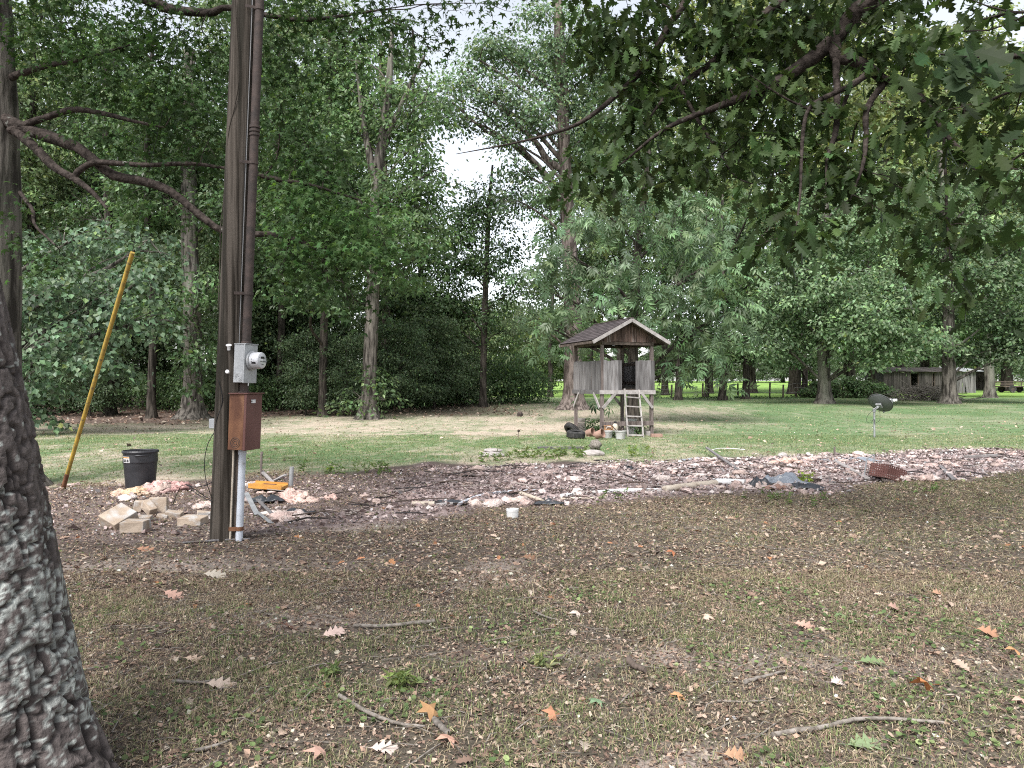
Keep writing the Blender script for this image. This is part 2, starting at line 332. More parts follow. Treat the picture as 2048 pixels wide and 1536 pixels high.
TAU = 1.7
def fill_blob(g, c, r, L, kind, base, tau=2.0, clump=0.45, droop=0.35, var=0.22, yellow=0.02, per=40, upw=0.6):
    """leaves in loose clumps through an ellipsoid"""
    c, r = np.array(c, float), np.array(r, float)
    area = {'diamond': 0.24, 'lance': 0.15, 'star': 0.4, 'oak': 0.26, 'pinnate': 0.55, 'broad': 0.32}[kind]
    n = int(TAU * tau * math.pi * r[0] * r[2] / (area * L * L)); 
    if n < 4: return
    k = max(3, n // per)
    d = unit(rng.normal(size=(k, 3))); cen = c + d * (rng.random((k, 1)) ** (1 / 2.4)) * r
    cb = np.exp(rng.normal(0, 0.22, (k, 1))) * np.array([1, 1, 1.])
    i = rng.integers(0, k, n)
    off = rng.normal(size=(n, 3)) * [clump, clump, clump * 0.33]
    off[:, 2] -= droop * np.hypot(off[:, 0], off[:, 1])
    p = cen[i] + off
    out = unit(p - c + off * 1.5)
    nrm = unit(np.array([0, 0, upw]) + 0.45 * out + rng.normal(0, 0.42, (n, 3)))
    ax = unit(off * [1, 1, 0.3] + rng.normal(0, 0.25, (n, 3)) + np.array([0, 0, -droop]))
    col = leafcol(n, base, var, yellow) * cb[i]
    put_leaves(g, p, nrm, ax, L * rng.uniform(0.7, 1.25, n), kind, col)

def limb(g, a, b, r0, r1, n=10, sag=0.0, wig=0.12, sides=6):
    a, b = np.array(a, float), np.array(b, float); d = np.linalg.norm(b - a)
    k = [a, a + (b - a) * 0.35 + rng.normal(0, wig * 0.5 * d * 0.5, 3) + [0, 0, sag * d], a + (b - a) * 0.7 + rng.normal(0, wig * 0.5 * d * 0.4, 3) + [0, 0, sag * d * 0.7], b]
    P = curve(k, n); g.tube(P, np.linspace(r0, r1, n), sides, cap=False); return P

def trunk_tube(g, pts, r, n=40, sides=16, flare=1.7, fh=0.9, buttress=0.12):
    """tapering trunk with root flare; r given at each point"""
    P = curve(pts, n); t = np.linspace(0, 1, n); rr = np.interp(t, np.linspace(0, 1, len(r)), r)
    h = P[:, 2] - P[0, 2]; fl = 1 + (flare - 1) * np.exp(-np.maximum(h, 0) / fh * 2.2)
    th = np.arange(sides) / sides * 2 * np.pi; ph = rng.random() * 6
    but = 1 + buttress * (np.exp(-np.maximum(h, 0) / fh * 1.5))[:, None] * np.sin(5 * th + ph)[None] + 0.04 * np.sin(3 * th[None] + h[:, None] * 0.8) + rng.normal(0, 0.015, (n, sides))
    T = unit(np.gradient(P, axis=0)); u = unit(np.cross(T, np.array([0, 1, 0.001]))); w = np.cross(T, u)
    V = P[:, None] + (rr * fl)[:, None, None] * but[..., None] * (np.cos(th)[None, :, None] * u[:, None] + np.sin(th)[None, :, None] * w[:, None])
    i, j = np.meshgrid(np.arange(n - 1), np.arange(sides), indexing='ij'); k = (j + 1) % sides
    g.add(V, np.stack([i * sides + j, i * sides + k, (i + 1) * sides + k, (i + 1) * sides + j], -1).reshape(-1, 4)); return P, rr

def blob_tree(name, label, cat, base, tpts, tr, blobs, L=0.2, kind='diamond', col=(0.075, 0.105, 0.045), bark='bark', tau=2.0, group=None, flare=1.7, clump=0.45, droop=0.35, yellow=0.02, var=0.24, sub=5, limbs=(), sides=16, per=45, upw=0.6, onlimb=False, leafm='leaf'):
    """blobs: (centre, radii[, tau factor[, colour factor]])"""
    root = thing(name, base, label, cat, group)
    g = G(); P, rr = trunk_tube(g, tpts, tr, flare=flare, sides=sides); LP, LR = [], []; lg = G() if onlimb else g; gm = g; g = lg if onlimb else g
    for lb in limbs:
        Q = curve(lb[0], 26); LP.append(Q); LR.append(np.interp(np.linspace(0, 1, 26), np.linspace(0, 1, len(lb[1])), lb[1]))
        lg.tube(Q, LR[-1], 10, cap=True, wob=0.05)
    if onlimb: LP, LR = np.concatenate(LP), np.concatenate(LR)
    cr = G()
    for b in blobs:
        c, r = np.array(b[0], float), np.array(b[1], float); tf = b[2] if len(b) > 2 else 1; cf = b[3] if len(b) > 3 else 1
        hd = np.hypot(P[:, 0] - c[0], P[:, 1] - c[1]); i = int(np.argmin(np.abs(P[:, 2] - (c[2] - 0.75 * hd)) + 0.2 * hd)); i = min(max(i, len(P) // 8), len(P) - 1)
        if onlimb:
            d_ = np.linalg.norm(LP - c, axis=1); ln = d_.min(); i = int(d_.argmin()); r0 = min(LR[i] * 0.6, 0.006 + 0.009 * ln)
            Q = limb(g, LP[i], c, r0, max(r0 * 0.35, 0.003), sag=0.05, wig=0.25)
            for _ in range(sub):
                limb(g, Q[rng.integers(4, 10)], c + unit(rng.normal(size=3)) * r * 0.9, r0 * 0.35, 0.003, n=6, sag=-0.05, wig=0.2, sides=4)
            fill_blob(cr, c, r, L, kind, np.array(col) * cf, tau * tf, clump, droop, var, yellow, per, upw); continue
        ln = np.linalg.norm(c - P[i]); r0 = min(rr[i] * 0.55, 0.02 + 0.016 * ln)
        Q = limb(g, P[i], c, r0, max(r0 * 0.35, 0.012), sag=0.06)
        for _ in range(sub):
            q = Q[rng.integers(4, 10)]; e = c + unit(rng.normal(size=3)) * r * 0.9
            limb(g, q, e, r0 * 0.35, 0.008, n=6, sag=0.04, sides=4)
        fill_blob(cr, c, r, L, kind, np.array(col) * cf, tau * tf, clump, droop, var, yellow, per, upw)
    gm.build('trunk', M[bark], root, smooth=True)
    if onlimb: lg.build('limbs', M['bark_limb'], root, smooth=True)
    cr.build('crown', M[leafm], root, kind='stuff')
    return root

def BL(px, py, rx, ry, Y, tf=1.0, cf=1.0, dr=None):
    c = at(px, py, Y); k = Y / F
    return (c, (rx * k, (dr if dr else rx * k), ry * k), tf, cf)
#--STRUCT--
# ------------------------------------------------------------------ ground zones (world coordinates)
_f = np.array([gp(*p)[:2] for p in ((-260, 985), (190, 972), (420, 960), (560, 945), (700, 950), (860, 925), (1000, 935), (1130, 925), (1280, 930), (1420, 918), (1560, 915), (1700, 910), (1850, 905), (1950, 895), (2048, 905), (2300, 905))])
_n = np.array([gp(*p)[:2] for p in ((-300, 1090), (200, 1078), (430, 1080), (600, 1060), (850, 1030), (1000, 1015), (1200, 1005), (1400, 990), (1600, 985), (1750, 975), (1900, 960), (2048, 945), (2300, 930))])
def strip_far(x): return np.interp(x, _f[:, 0], _f[:, 1])
def strip_near(x): return np.interp(x, _n[:, 0], _n[:, 1])

def zones(x, y):
    """how much of each ground cover grows at a point: strip (debris), straw, green, litter (brown leaves), field"""
    w = fbm(x * 0.9, y * 0.9, 5, 4) - 0.5; w2 = fbm(x * 0.23 + 4, y * 0.23, 9, 4); w3 = fbm(x * 0.6 + 9, y * 0.25, 21, 4)
    strip = sst(-0.35, 0.35, strip_far(x) - y + w * 2.2) * sst(-0.3, 0.4, y - strip_near(x) + w * 1.4) ; rub = 0.22 + 0.78 * sst(-3.6, 0.5, x + w * 4)
    near = 1 - sst(-0.4, 0.4, y - strip_near(x) + w * 1.4)
    lawn = sst(-0.3, 0.3, y - strip_far(x) + w * 2.0)
    side = sst(-1, 7, x + w * 3)
    band = sst(22.5, 27, y + w * 4) * (1 - sst(39, 46, y)) * (1 - sst(3.5, 9.5, x - (y - 26) * 0.30 + w * 5))
    straw_l = np.clip(0.08 + 1.5 * (w3 - 0.48) + 1.1 * (fbm(x * 1.3 + 3, y * 0.8, 91, 4) - .5), 0, 1) * (1 - 0.55 * side) + 0.62 * band
    edge = np.exp(-np.clip(y - strip_far(x), 0, None) / 0.9) * 0.55
    woods = sst(27.5, 30.5, y + w * 3) * (1 - sst(-14, -8.5, x + w * 5)) + 0.75 * sst(33.5, 36, y + w * 2) * (1 - sst(-3, 4, x))
    woods = np.clip(woods, 0, 1) * lawn
    green_l = np.clip(0.95 - straw_l - edge, 0, 1) * (1 - woods)
    field = sst(56, 62, y + w * 3) * sst(-6, 2, x)
    green_n = np.clip(0.13 + 0.9 * (w2 - 0.47) + 0.06 * x + 0.25 * (w > 0.12), 0.02, 0.75)
    straw_n = np.clip(0.25 + 1.1 * (fbm(x * 0.35 + 20, y * 0.35, 31, 3) - 0.5) + 0.045 * x, 0, 0.9)
    bare = sst(0.64, 0.72, fbm(x * 0.5 + 2, y * 0.8 + 7, 41, 3)) * (x < 1)
    for bx, by, rx, ry in ((-2.9, 6.7, 1.5, 0.35), (-1.4, 5.2, 0.5, 0.25), (2.0, 4.4, .9, .3)):
        bare = np.maximum(bare, np.exp(-((x - bx) / rx) ** 2 - ((y - by) / ry) ** 2 + w * 1.5) * 0.9)
    bare = np.clip(bare, 0, 1) * near
    return dict(strip=strip * rub, near=np.maximum(near, strip * (1 - rub)), rub=rub, lawn=lawn, green=near * green_n * (1 - bare) + lawn * green_l, straw=near * straw_n * (1 - bare) + lawn * np.clip(straw_l + edge, 0, 1) * (1 - woods), woods=woods, field=field, bare=bare)

SOIL, LITTER, GREEN, STRAW, DEBRIS, FIELD, BARE = [np.array(c) for c in ((0.088, 0.068, 0.059), (0.115, 0.085, 0.070), (0.105, 0.165, 0.075), (0.38, 0.32, 0.255), (0.31, 0.245, 0.235), (0.19, 0.30, 0.075), (0.27, 0.225, 0.195))]
def ground_colour(x, y):
    z = zones(x, y); m = lambda a, b, t: a * (1 - t)[..., None] + b * t[..., None]
    c = np.broadcast_to(SOIL, x.shape + (3,)).copy()
    c = m(c, STRAW * 0.75, 0.25 * z['near'] * z['straw']); c = m(c, BARE, z['bare'])
    c = m(c, GREEN * 0.8, 0.30 * z['near'] * z['green']); c = m(c, DEBRIS, z['strip'])
    fl = sst(.56, .64, fbm(x * 5, y * 3.2, 95, 3)); z['straw'] = np.clip(z['straw'] + .45 * fl * (1 - .6 * sst(2, 9, x)) - .3 * sst(.56, .64, fbm(x * 4 + 9, y * 2.6, 97, 3)), 0, 1)
    lw = m(np.broadcast_to(GREEN, x.shape + (3,)), STRAW, np.clip(z['straw'], 0, 1)); c = m(c, lw, z['lawn'])
    c = m(c, LITTER, z['woods']); c = m(c, FIELD, z['field'])
    return c * (0.85 + 0.3 * fbm(x * 3, y * 3, 77, 3))[..., None]

def micro(x, y):
    z = zones(x, y)
    return 0.035 * (fbm(x * 1.7, y * 1.7, 3, 4) - 0.5) + 0.16 * z['strip'] * (fbm(x * 2.3, y * 2.3, 13, 4) - 0.42)

def gh(x, y): return gz(x, y) + micro(np.asarray(x, float), np.asarray(y, float)) * (np.asarray(y) < 40)

def seq(parts):
    return np.unique(np.concatenate([np.linspace(*p) for p in parts]))
xs = seq([(-420, -60, 26), (-60, -12, 60), (-12, 16, 210), (16, 60, 50), (60, 420, 26)])
ys = seq([(-60, 1, 14), (1, 12, 110), (12, 32, 110), (32, 80, 50), (80, 640, 40)])
X, Y = np.meshgrid(xs, ys); Z = gh(X, Y)
i, j = np.meshgrid(np.arange(len(ys) - 1), np.arange(len(xs) - 1), indexing='ij'); nx = len(xs)
g = G(); g.add(np.stack([X, Y, Z], -1), np.stack([i * nx + j, i * nx + j + 1, (i + 1) * nx + j + 1, (i + 1) * nx + j], -1).reshape(-1, 4), ground_colour(X, Y).reshape(-1, 3))
tag(g.build('ground', M['ground'], smooth=True), 'shaded yard ground of bare soil, dry lawn and a bright field beyond', None, None, 'structure')

# ------------------------------------------------------------------ things that grow or lie on the ground in numbers nobody could count
def scatter(n, y0, y1, wide=0.72):
    """points spread evenly over the part of the ground the photograph shows"""
    y = np.sqrt(rng.uniform(y0 * y0, y1 * y1, n)); x = rng.uniform(-wide, wide, n) * y + rng.uniform(-1.0, 1.0, n); return x, y

def blades(g, x, y, h, w, lean, col, seg3=True):
    n = len(x); a = rng.uniform(0, 2 * np.pi, n); d = np.stack([np.cos(a), np.sin(a), 0 * a], 1); s = np.stack([-np.sin(a), np.cos(a), 0 * a], 1)
    b = np.stack([x, y, gh(x, y) - 0.004], 1); h = h[:, None]; w = np.broadcast_to(w, (n,))[:, None]; ln = lean[:, None]
    m = b + d * h * ln * 0.35 + np.array([0, 0, 1]) * h * 0.6 * np.sqrt(np.maximum(1 - ln * 0.5, 0.2)); t = b + d * h * ln + np.array([0, 0, 1]) * h * np.maximum(1 - ln * 0.85, 0.12)
    if seg3:
        V = np.stack([b - s * w / 2, b + s * w / 2, m - s * w * 0.4, m + s * w * 0.4, t], 1); Fc = np.array([[0, 1, 3], [0, 3, 2], [2, 3, 4]])
    else:
        V = np.stack([b - s * w / 2, b + s * w / 2, t], 1); Fc = np.array([[0, 1, 2]])
    k = V.shape[1]
    g.add(V.reshape(-1, 3), (Fc[None] + (np.arange(n) * k)[:, None, None]).reshape(-1, 3), np.repeat(col, k, 0))

def pal(n, cols, p, var=0.2):
    c = np.array(cols)[rng.choice(len(cols), n, p=np.array(p) / sum(p))]; return np.minimum(c * np.exp(rng.normal(0, var, (n, 1))), 0.55)

GR = [(0.16, 0.195, 0.08), (0.12, 0.16, 0.065), (0.22, 0.235, 0.11)]; ST = [(0.43, 0.35, 0.245), (0.31, 0.245, 0.17), (0.36, 0.31, 0.19)]; BRN = [(0.21, 0.155, 0.12), (0.14, 0.102, 0.083)]
def grass(name, label, n, y0, y1, hmin, hmax, wid, seg3, which):
    x, y = scatter(n, y0, y1); z = zones(x, y); tuft = fbm(x * 4, y * 4, 51, 3)
    g = G(); r = rng.random(n)
    if which == 'near':
        pg = z['near'] * (0.06 + z['green']) * sst(0.30, 0.55, tuft); ps = z['near'] * (0.14 + z['straw']) * sst(0.26, 0.52, fbm(x * 5 + 3, y * 5, 61, 3))
        kg = r < pg; ks = (~kg) & (r < pg + ps)
    else:
        pg = z['lawn'] * z['green'] + 0.10 * z['strip'] * (tuft > 0.6) + z['near'] * z['green'] * 0.3; ps = z['lawn'] * z['straw'] * 0.55
        pg = pg * (y < 55); kg = r < pg; ks = (~kg) & (r < pg + ps)
    for k, cols in ((kg, GR + [ST[2]]), (ks, ST + BRN)):
        m = int(k.sum())
        p = [4, 3, 2, 1.2] if k is kg else [3, 3, 2, 1.5, 1]
        if m: blades(g, x[k], y[k], rng.uniform(hmin, hmax, m) * (0.7 + 0.8 * tuft[k]), wid * rng.uniform(0.7, 1.3, m), np.clip(rng.normal(0.98 if k is ks else 0.8, 0.28, m), 0.05, 1.25), pal(m, cols, p), seg3)
    tag(g.build(name, M['grass']), label, None, None, 'stuff')
grass('thin_grass', 'thin green and straw grass in the shaded foreground', 150000, 2.4, 6.5, 0.025, 0.075, 0.0032, True, 'near')
grass('worn_grass', 'worn dry grass between the foreground and the debris strip', 260000, 5.5, 14.0, 0.03, 0.08, 0.007, False, 'near')
grass('lawn_grass', 'mown lawn beyond the debris with straw coloured patches', 260000, 9.5, 24.0, 0.03, 0.075, 0.015, False, 'far')
grass('far_lawn_grass', 'mown lawn under the far trees', 90000, 24.0, 55.0, 0.04, 0.09, 0.035, False, 'far')

def chips(g, x, y, L, cols, p, kind='diamond', lift=0.008, tilt=0.45, var=0.25, zz=None):
    n = len(x); nr = np.stack([rng.normal(0, tilt, n), rng.normal(0, tilt, n), np.ones(n)], 1); a = rng.uniform(0, 2 * np.pi, n)
    if kind == 'scrap':
        h = rng.integers(0, 5, n); P_ = np.stack([x, y, gh(x, y) + lift * rng.uniform(0.3, 1.6, n)], 1); A_ = np.stack([np.cos(a), np.sin(a), 0 * a], 1); K_ = pal(n, cols, p, var); L_ = np.broadcast_to(L, (n,))
        for q in range(5): put_leaves(g, P_[h == q], nr[h == q], A_[h == q], L_[h == q], SCRAPS[q], K_[h == q])
        return
    put_leaves(g, np.stack([x, y, gh(x, y) + lift * rng.uniform(0.3, 1.6, n)], 1), nr, np.stack([np.cos(a), np.sin(a), 0 * a], 1), L, kind, pal(n, cols, p, var))
LV = [(0.40, 0.305, 0.24), (0.29, 0.20, 0.15), (0.185, 0.125, 0.096), (0.46, 0.39, 0.32), (0.32, 0.265, 0.21), (0.085, 0.064, 0.054)]
g = G()
x, y = scatter(30000, 2.4, 6.5); z = zones(x, y); k = rng.random(len(x)) < z['near'] * (0.9 - 0.45 * z['green']) * (0.35 + 1.0 * (fbm(x * 2, y * 2, 15, 3) > 0.47)); k &= rng.random(len(x)) < 0.85
m = int(k.sum()); chips(g, x[k], y[k], np.minimum(rng.gamma(3.0, 0.0075, m) + 0.008, .05), LV, [1.5, 3, 4, 0.5, 2, 3], 'scrap')
x, y = scatter(40000, 6.0, 14.0); z = zones(x, y); k = rng.random(len(x)) < z['near'] * (0.8 - 0.5 * z['green'] - 0.05 * np.clip(x, 0, 9)); m = int(k.sum())
chips(g, x[k], y[k], np.minimum(rng.gamma(3.0, 0.008, m) + 0.010, .055), LV, [1.2, 3, 4, 0.3, 2, 3], 'scrap')
x, y = scatter(16000, 26.0, 46.0); z = zones(x, y); k = rng.random(len(x)) < z['woods'] * 0.9; m = int(k.sum())
chips(g, x[k], y[k], rng.gamma(3.0, 0.03, m) + 0.04, LV, [1.5, 3, 4, 0.5, 2, 3], 'broad', lift=0.02)
x, y = scatter(6000, 11.0, 34.0); z = zones(x, y); k = rng.random(len(x)) < z['lawn'] * .35 * (fbm(x * .5, y * .5, 66, 3) > .42); m = int(k.sum())
chips(g, x[k], y[k], rng.gamma(3.0, 0.014, m) + 0.025, LV, [2, 3, 2, 1.0, 2, 1], 'broad', lift=0.035)
tag(g.build('leaf_litter', M['litter']), 'dry brown leaf litter and leaf scraps over the shaded ground', None, None, 'stuff')

g = G()                                                                            # crumbs of bark and leaf, and straw lying flat
x, y = scatter(70000, 2.4, 6.5); z = zones(x, y); k = rng.random(len(x)) < z['near'] * 0.9; m = int(k.sum())
chips(g, x[k], y[k], rng.gamma(2.5, 0.004, m) + 0.005, LV, [2, 3, 4, 1.2, 2, 5], 'broad', lift=0.006, tilt=0.5)
x, y = scatter(90000, 6.0, 15.0); z = zones(x, y); k = rng.random(len(x)) < z['near'] * 0.9; m = int(k.sum())
chips(g, x[k], y[k], rng.gamma(2.5, 0.006, m) + 0.009, LV + [(0.12, 0.14, 0.06)], [2, 3, 3, 1.3, 2, 4, 2], 'broad', lift=0.010, tilt=0.6)
x, y = scatter(70000, 2.4, 6.5); z = zones(x, y); k = rng.random(len(x)) < z['near'] * (0.25 + z['straw']); m = int(k.sum())
chips(g, x[k], y[k], rng.uniform(0.015, 0.06, m), ST + BRN, [3, 4, 2, 3, 3], T_diamond(0.035, 0.02), lift=0.016, tilt=0.25)
x, y = scatter(90000, 6.0, 14.5); z = zones(x, y); k = rng.random(len(x)) < z['near'] * (0.2 + z['straw']); m = int(k.sum())
chips(g, x[k], y[k], rng.uniform(0.03, 0.09, m), ST + BRN, [3, 4, 2, 2, 2], T_diamond(0.05, 0.02), lift=0.02, tilt=0.3)
tag(g.build('ground_crumbs', M['litter']), 'fine crumbs of bark, straw and broken leaf over the shaded soil', None, None, 'stuff')

g = G()                                                                            # middling dry leaves with lobes
x, y = scatter(1500, 2.4, 9.0); k = rng.random(len(x)) < 0.42 * zones(x, y)['near']; m = int(k.sum())
chips(g, x[k], y[k], rng.uniform(0.035, 0.075, m), LV + [(0.36, 0.17, 0.09)], [2, 3, 2.5, .7, 2, 0.5, 1], T_oak(0.9), lift=0.014, tilt=0.6)
x, y = scatter(900, 2.4, 11.0); k = rng.random(len(x)) < 0.5 * zones(x, y)['near']; m = int(k.sum())
chips(g, x[k], y[k], rng.uniform(0.05, 0.11, m), LV + [(0.40, 0.20, 0.10)], [2, 3, 2.5, .7, 2, 0.5, 1], T_oak(0.5), lift=0.014, tilt=0.45)
tag(g.build('dry_leaves', M['litter']), 'scattered lobed dry leaves lying on the thin grass', None, None, 'stuff')

g = G()                                                                            # small round-leaved weeds
x, y = scatter(60000, 2.4, 6.2); z = zones(x, y); k = rng.random(len(x)) < z['near'] * sst(0.50, 0.62, fbm(x * 1.6 + 5, y * 1.6, 71, 4)) * (1 - z['bare']) * (1.0 - 0.13 * (y - 2.4)) * 0.42 * (.25 + .75 * sst(-2.5, 2, x)); m = int(k.sum())
chips(g, x[k], y[k], rng.uniform(0.012, 0.034, m), [(0.11, 0.155, 0.06), (0.075, 0.115, 0.045), (0.17, 0.21, 0.09)], [3, 2, 1], 'round', lift=0.02, tilt=0.35)
tag(g.build('creeping_weeds', M['grass']), 'low creeping round-leaved weeds in the near ground', None, None, 'stuff')

g = G()                                                                            # twigs too small to pick out
x, y = scatter(1500, 2.4, 9.5); 
for q in range(len(x)):
    if zones(x[q:q + 1], y[q:q + 1])['near'][0] < 0.5: continue
    a = rng.uniform(0, np.pi); l = rng.gamma(2.5, 0.03) + 0.03; d = np.array([math.cos(a), math.sin(a), 0]); c = np.array([x[q], y[q], float(gh(x[q], y[q])) + 0.010])
    g.tube([c - d * l, c + np.array([0, 0, 0.008]) + rng.normal(0, 0.006, 3), c + d * l], [0.003, 0.0028, 0.0015], 3, col=(0.2, 0.17, 0.14), cap=False)
tag(g.build('twigs', M['stick']), 'tiny fallen twigs strewn over the foreground', None, None, 'stuff')

# the debris strip: chips, scraps and tufts of pink-beige insulation
DB = [(0.35, 0.28, 0.265), (0.25, 0.19, 0.175), (0.45, 0.385, 0.37), (0.17, 0.13, 0.118), (0.55, 0.50, 0.49), (0.12, 0.11, 0.11), (0.34, 0.28, 0.265)]
g = G()
x, y = scatter(110000, 7.4, 18.6); z = zones(x, y); k = rng.random(len(x)) < np.clip(z['strip'] - 0.1, 0, 1) * 0.95; m = int(k.sum())
xk, yk = x[k], y[k]; pale = rng.random(m) < sst(-1, 5, xk)
for sel, pp in ((pale, [3, 2.4, 3.0, 1.2, 2.0, 0.8, 2]), (~pale, [2.4, 4, 0.9, 3, 0.35, 1.0, 2.6])): chips(g, xk[sel], yk[sel], rng.gamma(2.6, 0.012, int(sel.sum())) + 0.015, DB, pp, 'broad', lift=0.025, tilt=0.6, var=0.25)
tag(g.build('debris_scraps', M['litter']), 'strip of pinkish brown rubble scraps across the yard', None, None, 'stuff')
g = G()
x, y = scatter(4600, 7.6, 18.4); z = zones(x, y)
k = (rng.random(len(x)) < z['strip'] * (0.10 + 0.5 * sst(0, 6, x) * sst(0.42, 0.6, fbm(x * 1.1, y * 1.3, 83, 3)))) ; xx, yy = x[k][:620], y[k][:620]
for q in range(len(xx)):
    s = rng.gamma(3, 0.022) + 0.05
    g.lump((xx[q], yy[q], float(gh(xx[q], yy[q])) + s * 0.10), (s * rng.uniform(1.1, 2.0), s * rng.uniform(0.9, 1.3), s * rng.uniform(0.35, 0.65)), q, 9, 0.95, 2.8, np.array([(0.50, 0.39, 0.36), (0.62, 0.53, 0.49), (0.44, 0.34, 0.30), (0.56, 0.42, 0.38)][q % 4]) * rng.uniform(0.8, 1.15), rng.uniform(0, 6))
tag(g.build('insulation_rubble', M['fluff'], smooth=True), 'torn tufts of pinkish insulation through the debris strip', None, None, 'stuff')

g = G()                                                                            # laths, wires and splinters too many to count
x, y = scatter(900, 8.5, 18.4); z = zones(x, y); k = z['strip'] > 0.4; x, y = x[k][:260], y[k][:260]
for q in range(len(x)):
    a = rng.normal(0.1, 0.5); l = rng.uniform(0.06, 0.30) * (1.5 if q % 5 == 0 else 1); c = np.array([x[q], y[q], float(gh(x[q], y[q])) + 0.04]); d = np.array([math.cos(a), math.sin(a), rng.normal(0, .12)]) * l
    w = rng.uniform(.004, .013); col = [(0.03, .027, .025), (.10, .075, .06), (.42, .37, .33), (.05, .045, .045)][q % 4]
    if q % 4 == 2: g.bar(c - d, c + d, w * 2.2, w * .8, col=col)
    else: g.tube([c - d, c + rng.normal(0, l * .12, 3), c + d], [w, w * .9, w * .6], 4, col=col, cap=False)
tag(g.build('debris_splinters', M['litter']), 'dark and pale splinters and wires strewn through the debris strip', None, None, 'stuff')

# ------------------------------------------------------------------ trees
def trk(px, py, Yd, *up):
    """trunk path: base pixel at distance Yd, then (px, py, radius px[, dY]) going up; gives points and radii"""
    b = np.array([(px - CX) / F * Yd, Yd, float(gz(0, Yd)) - 0.05]); pts = [b]
    for u in up: pts.append(at(u[0], u[1], Yd + (u[3] if len(u) > 3 else 0)))
    rr = [up[0][2] * Yd / F] + [u[2] * Yd / F for u in up]
    return b, pts, rr
DG, MG, LG, BG, YG, OG = (0.070, 0.116, 0.050), (0.100, 0.158, 0.068), (0.145, 0.200, 0.092), (0.112, 0.166, 0.092), (0.185, 0.225, 0.092), (0.055, 0.082, 0.024)

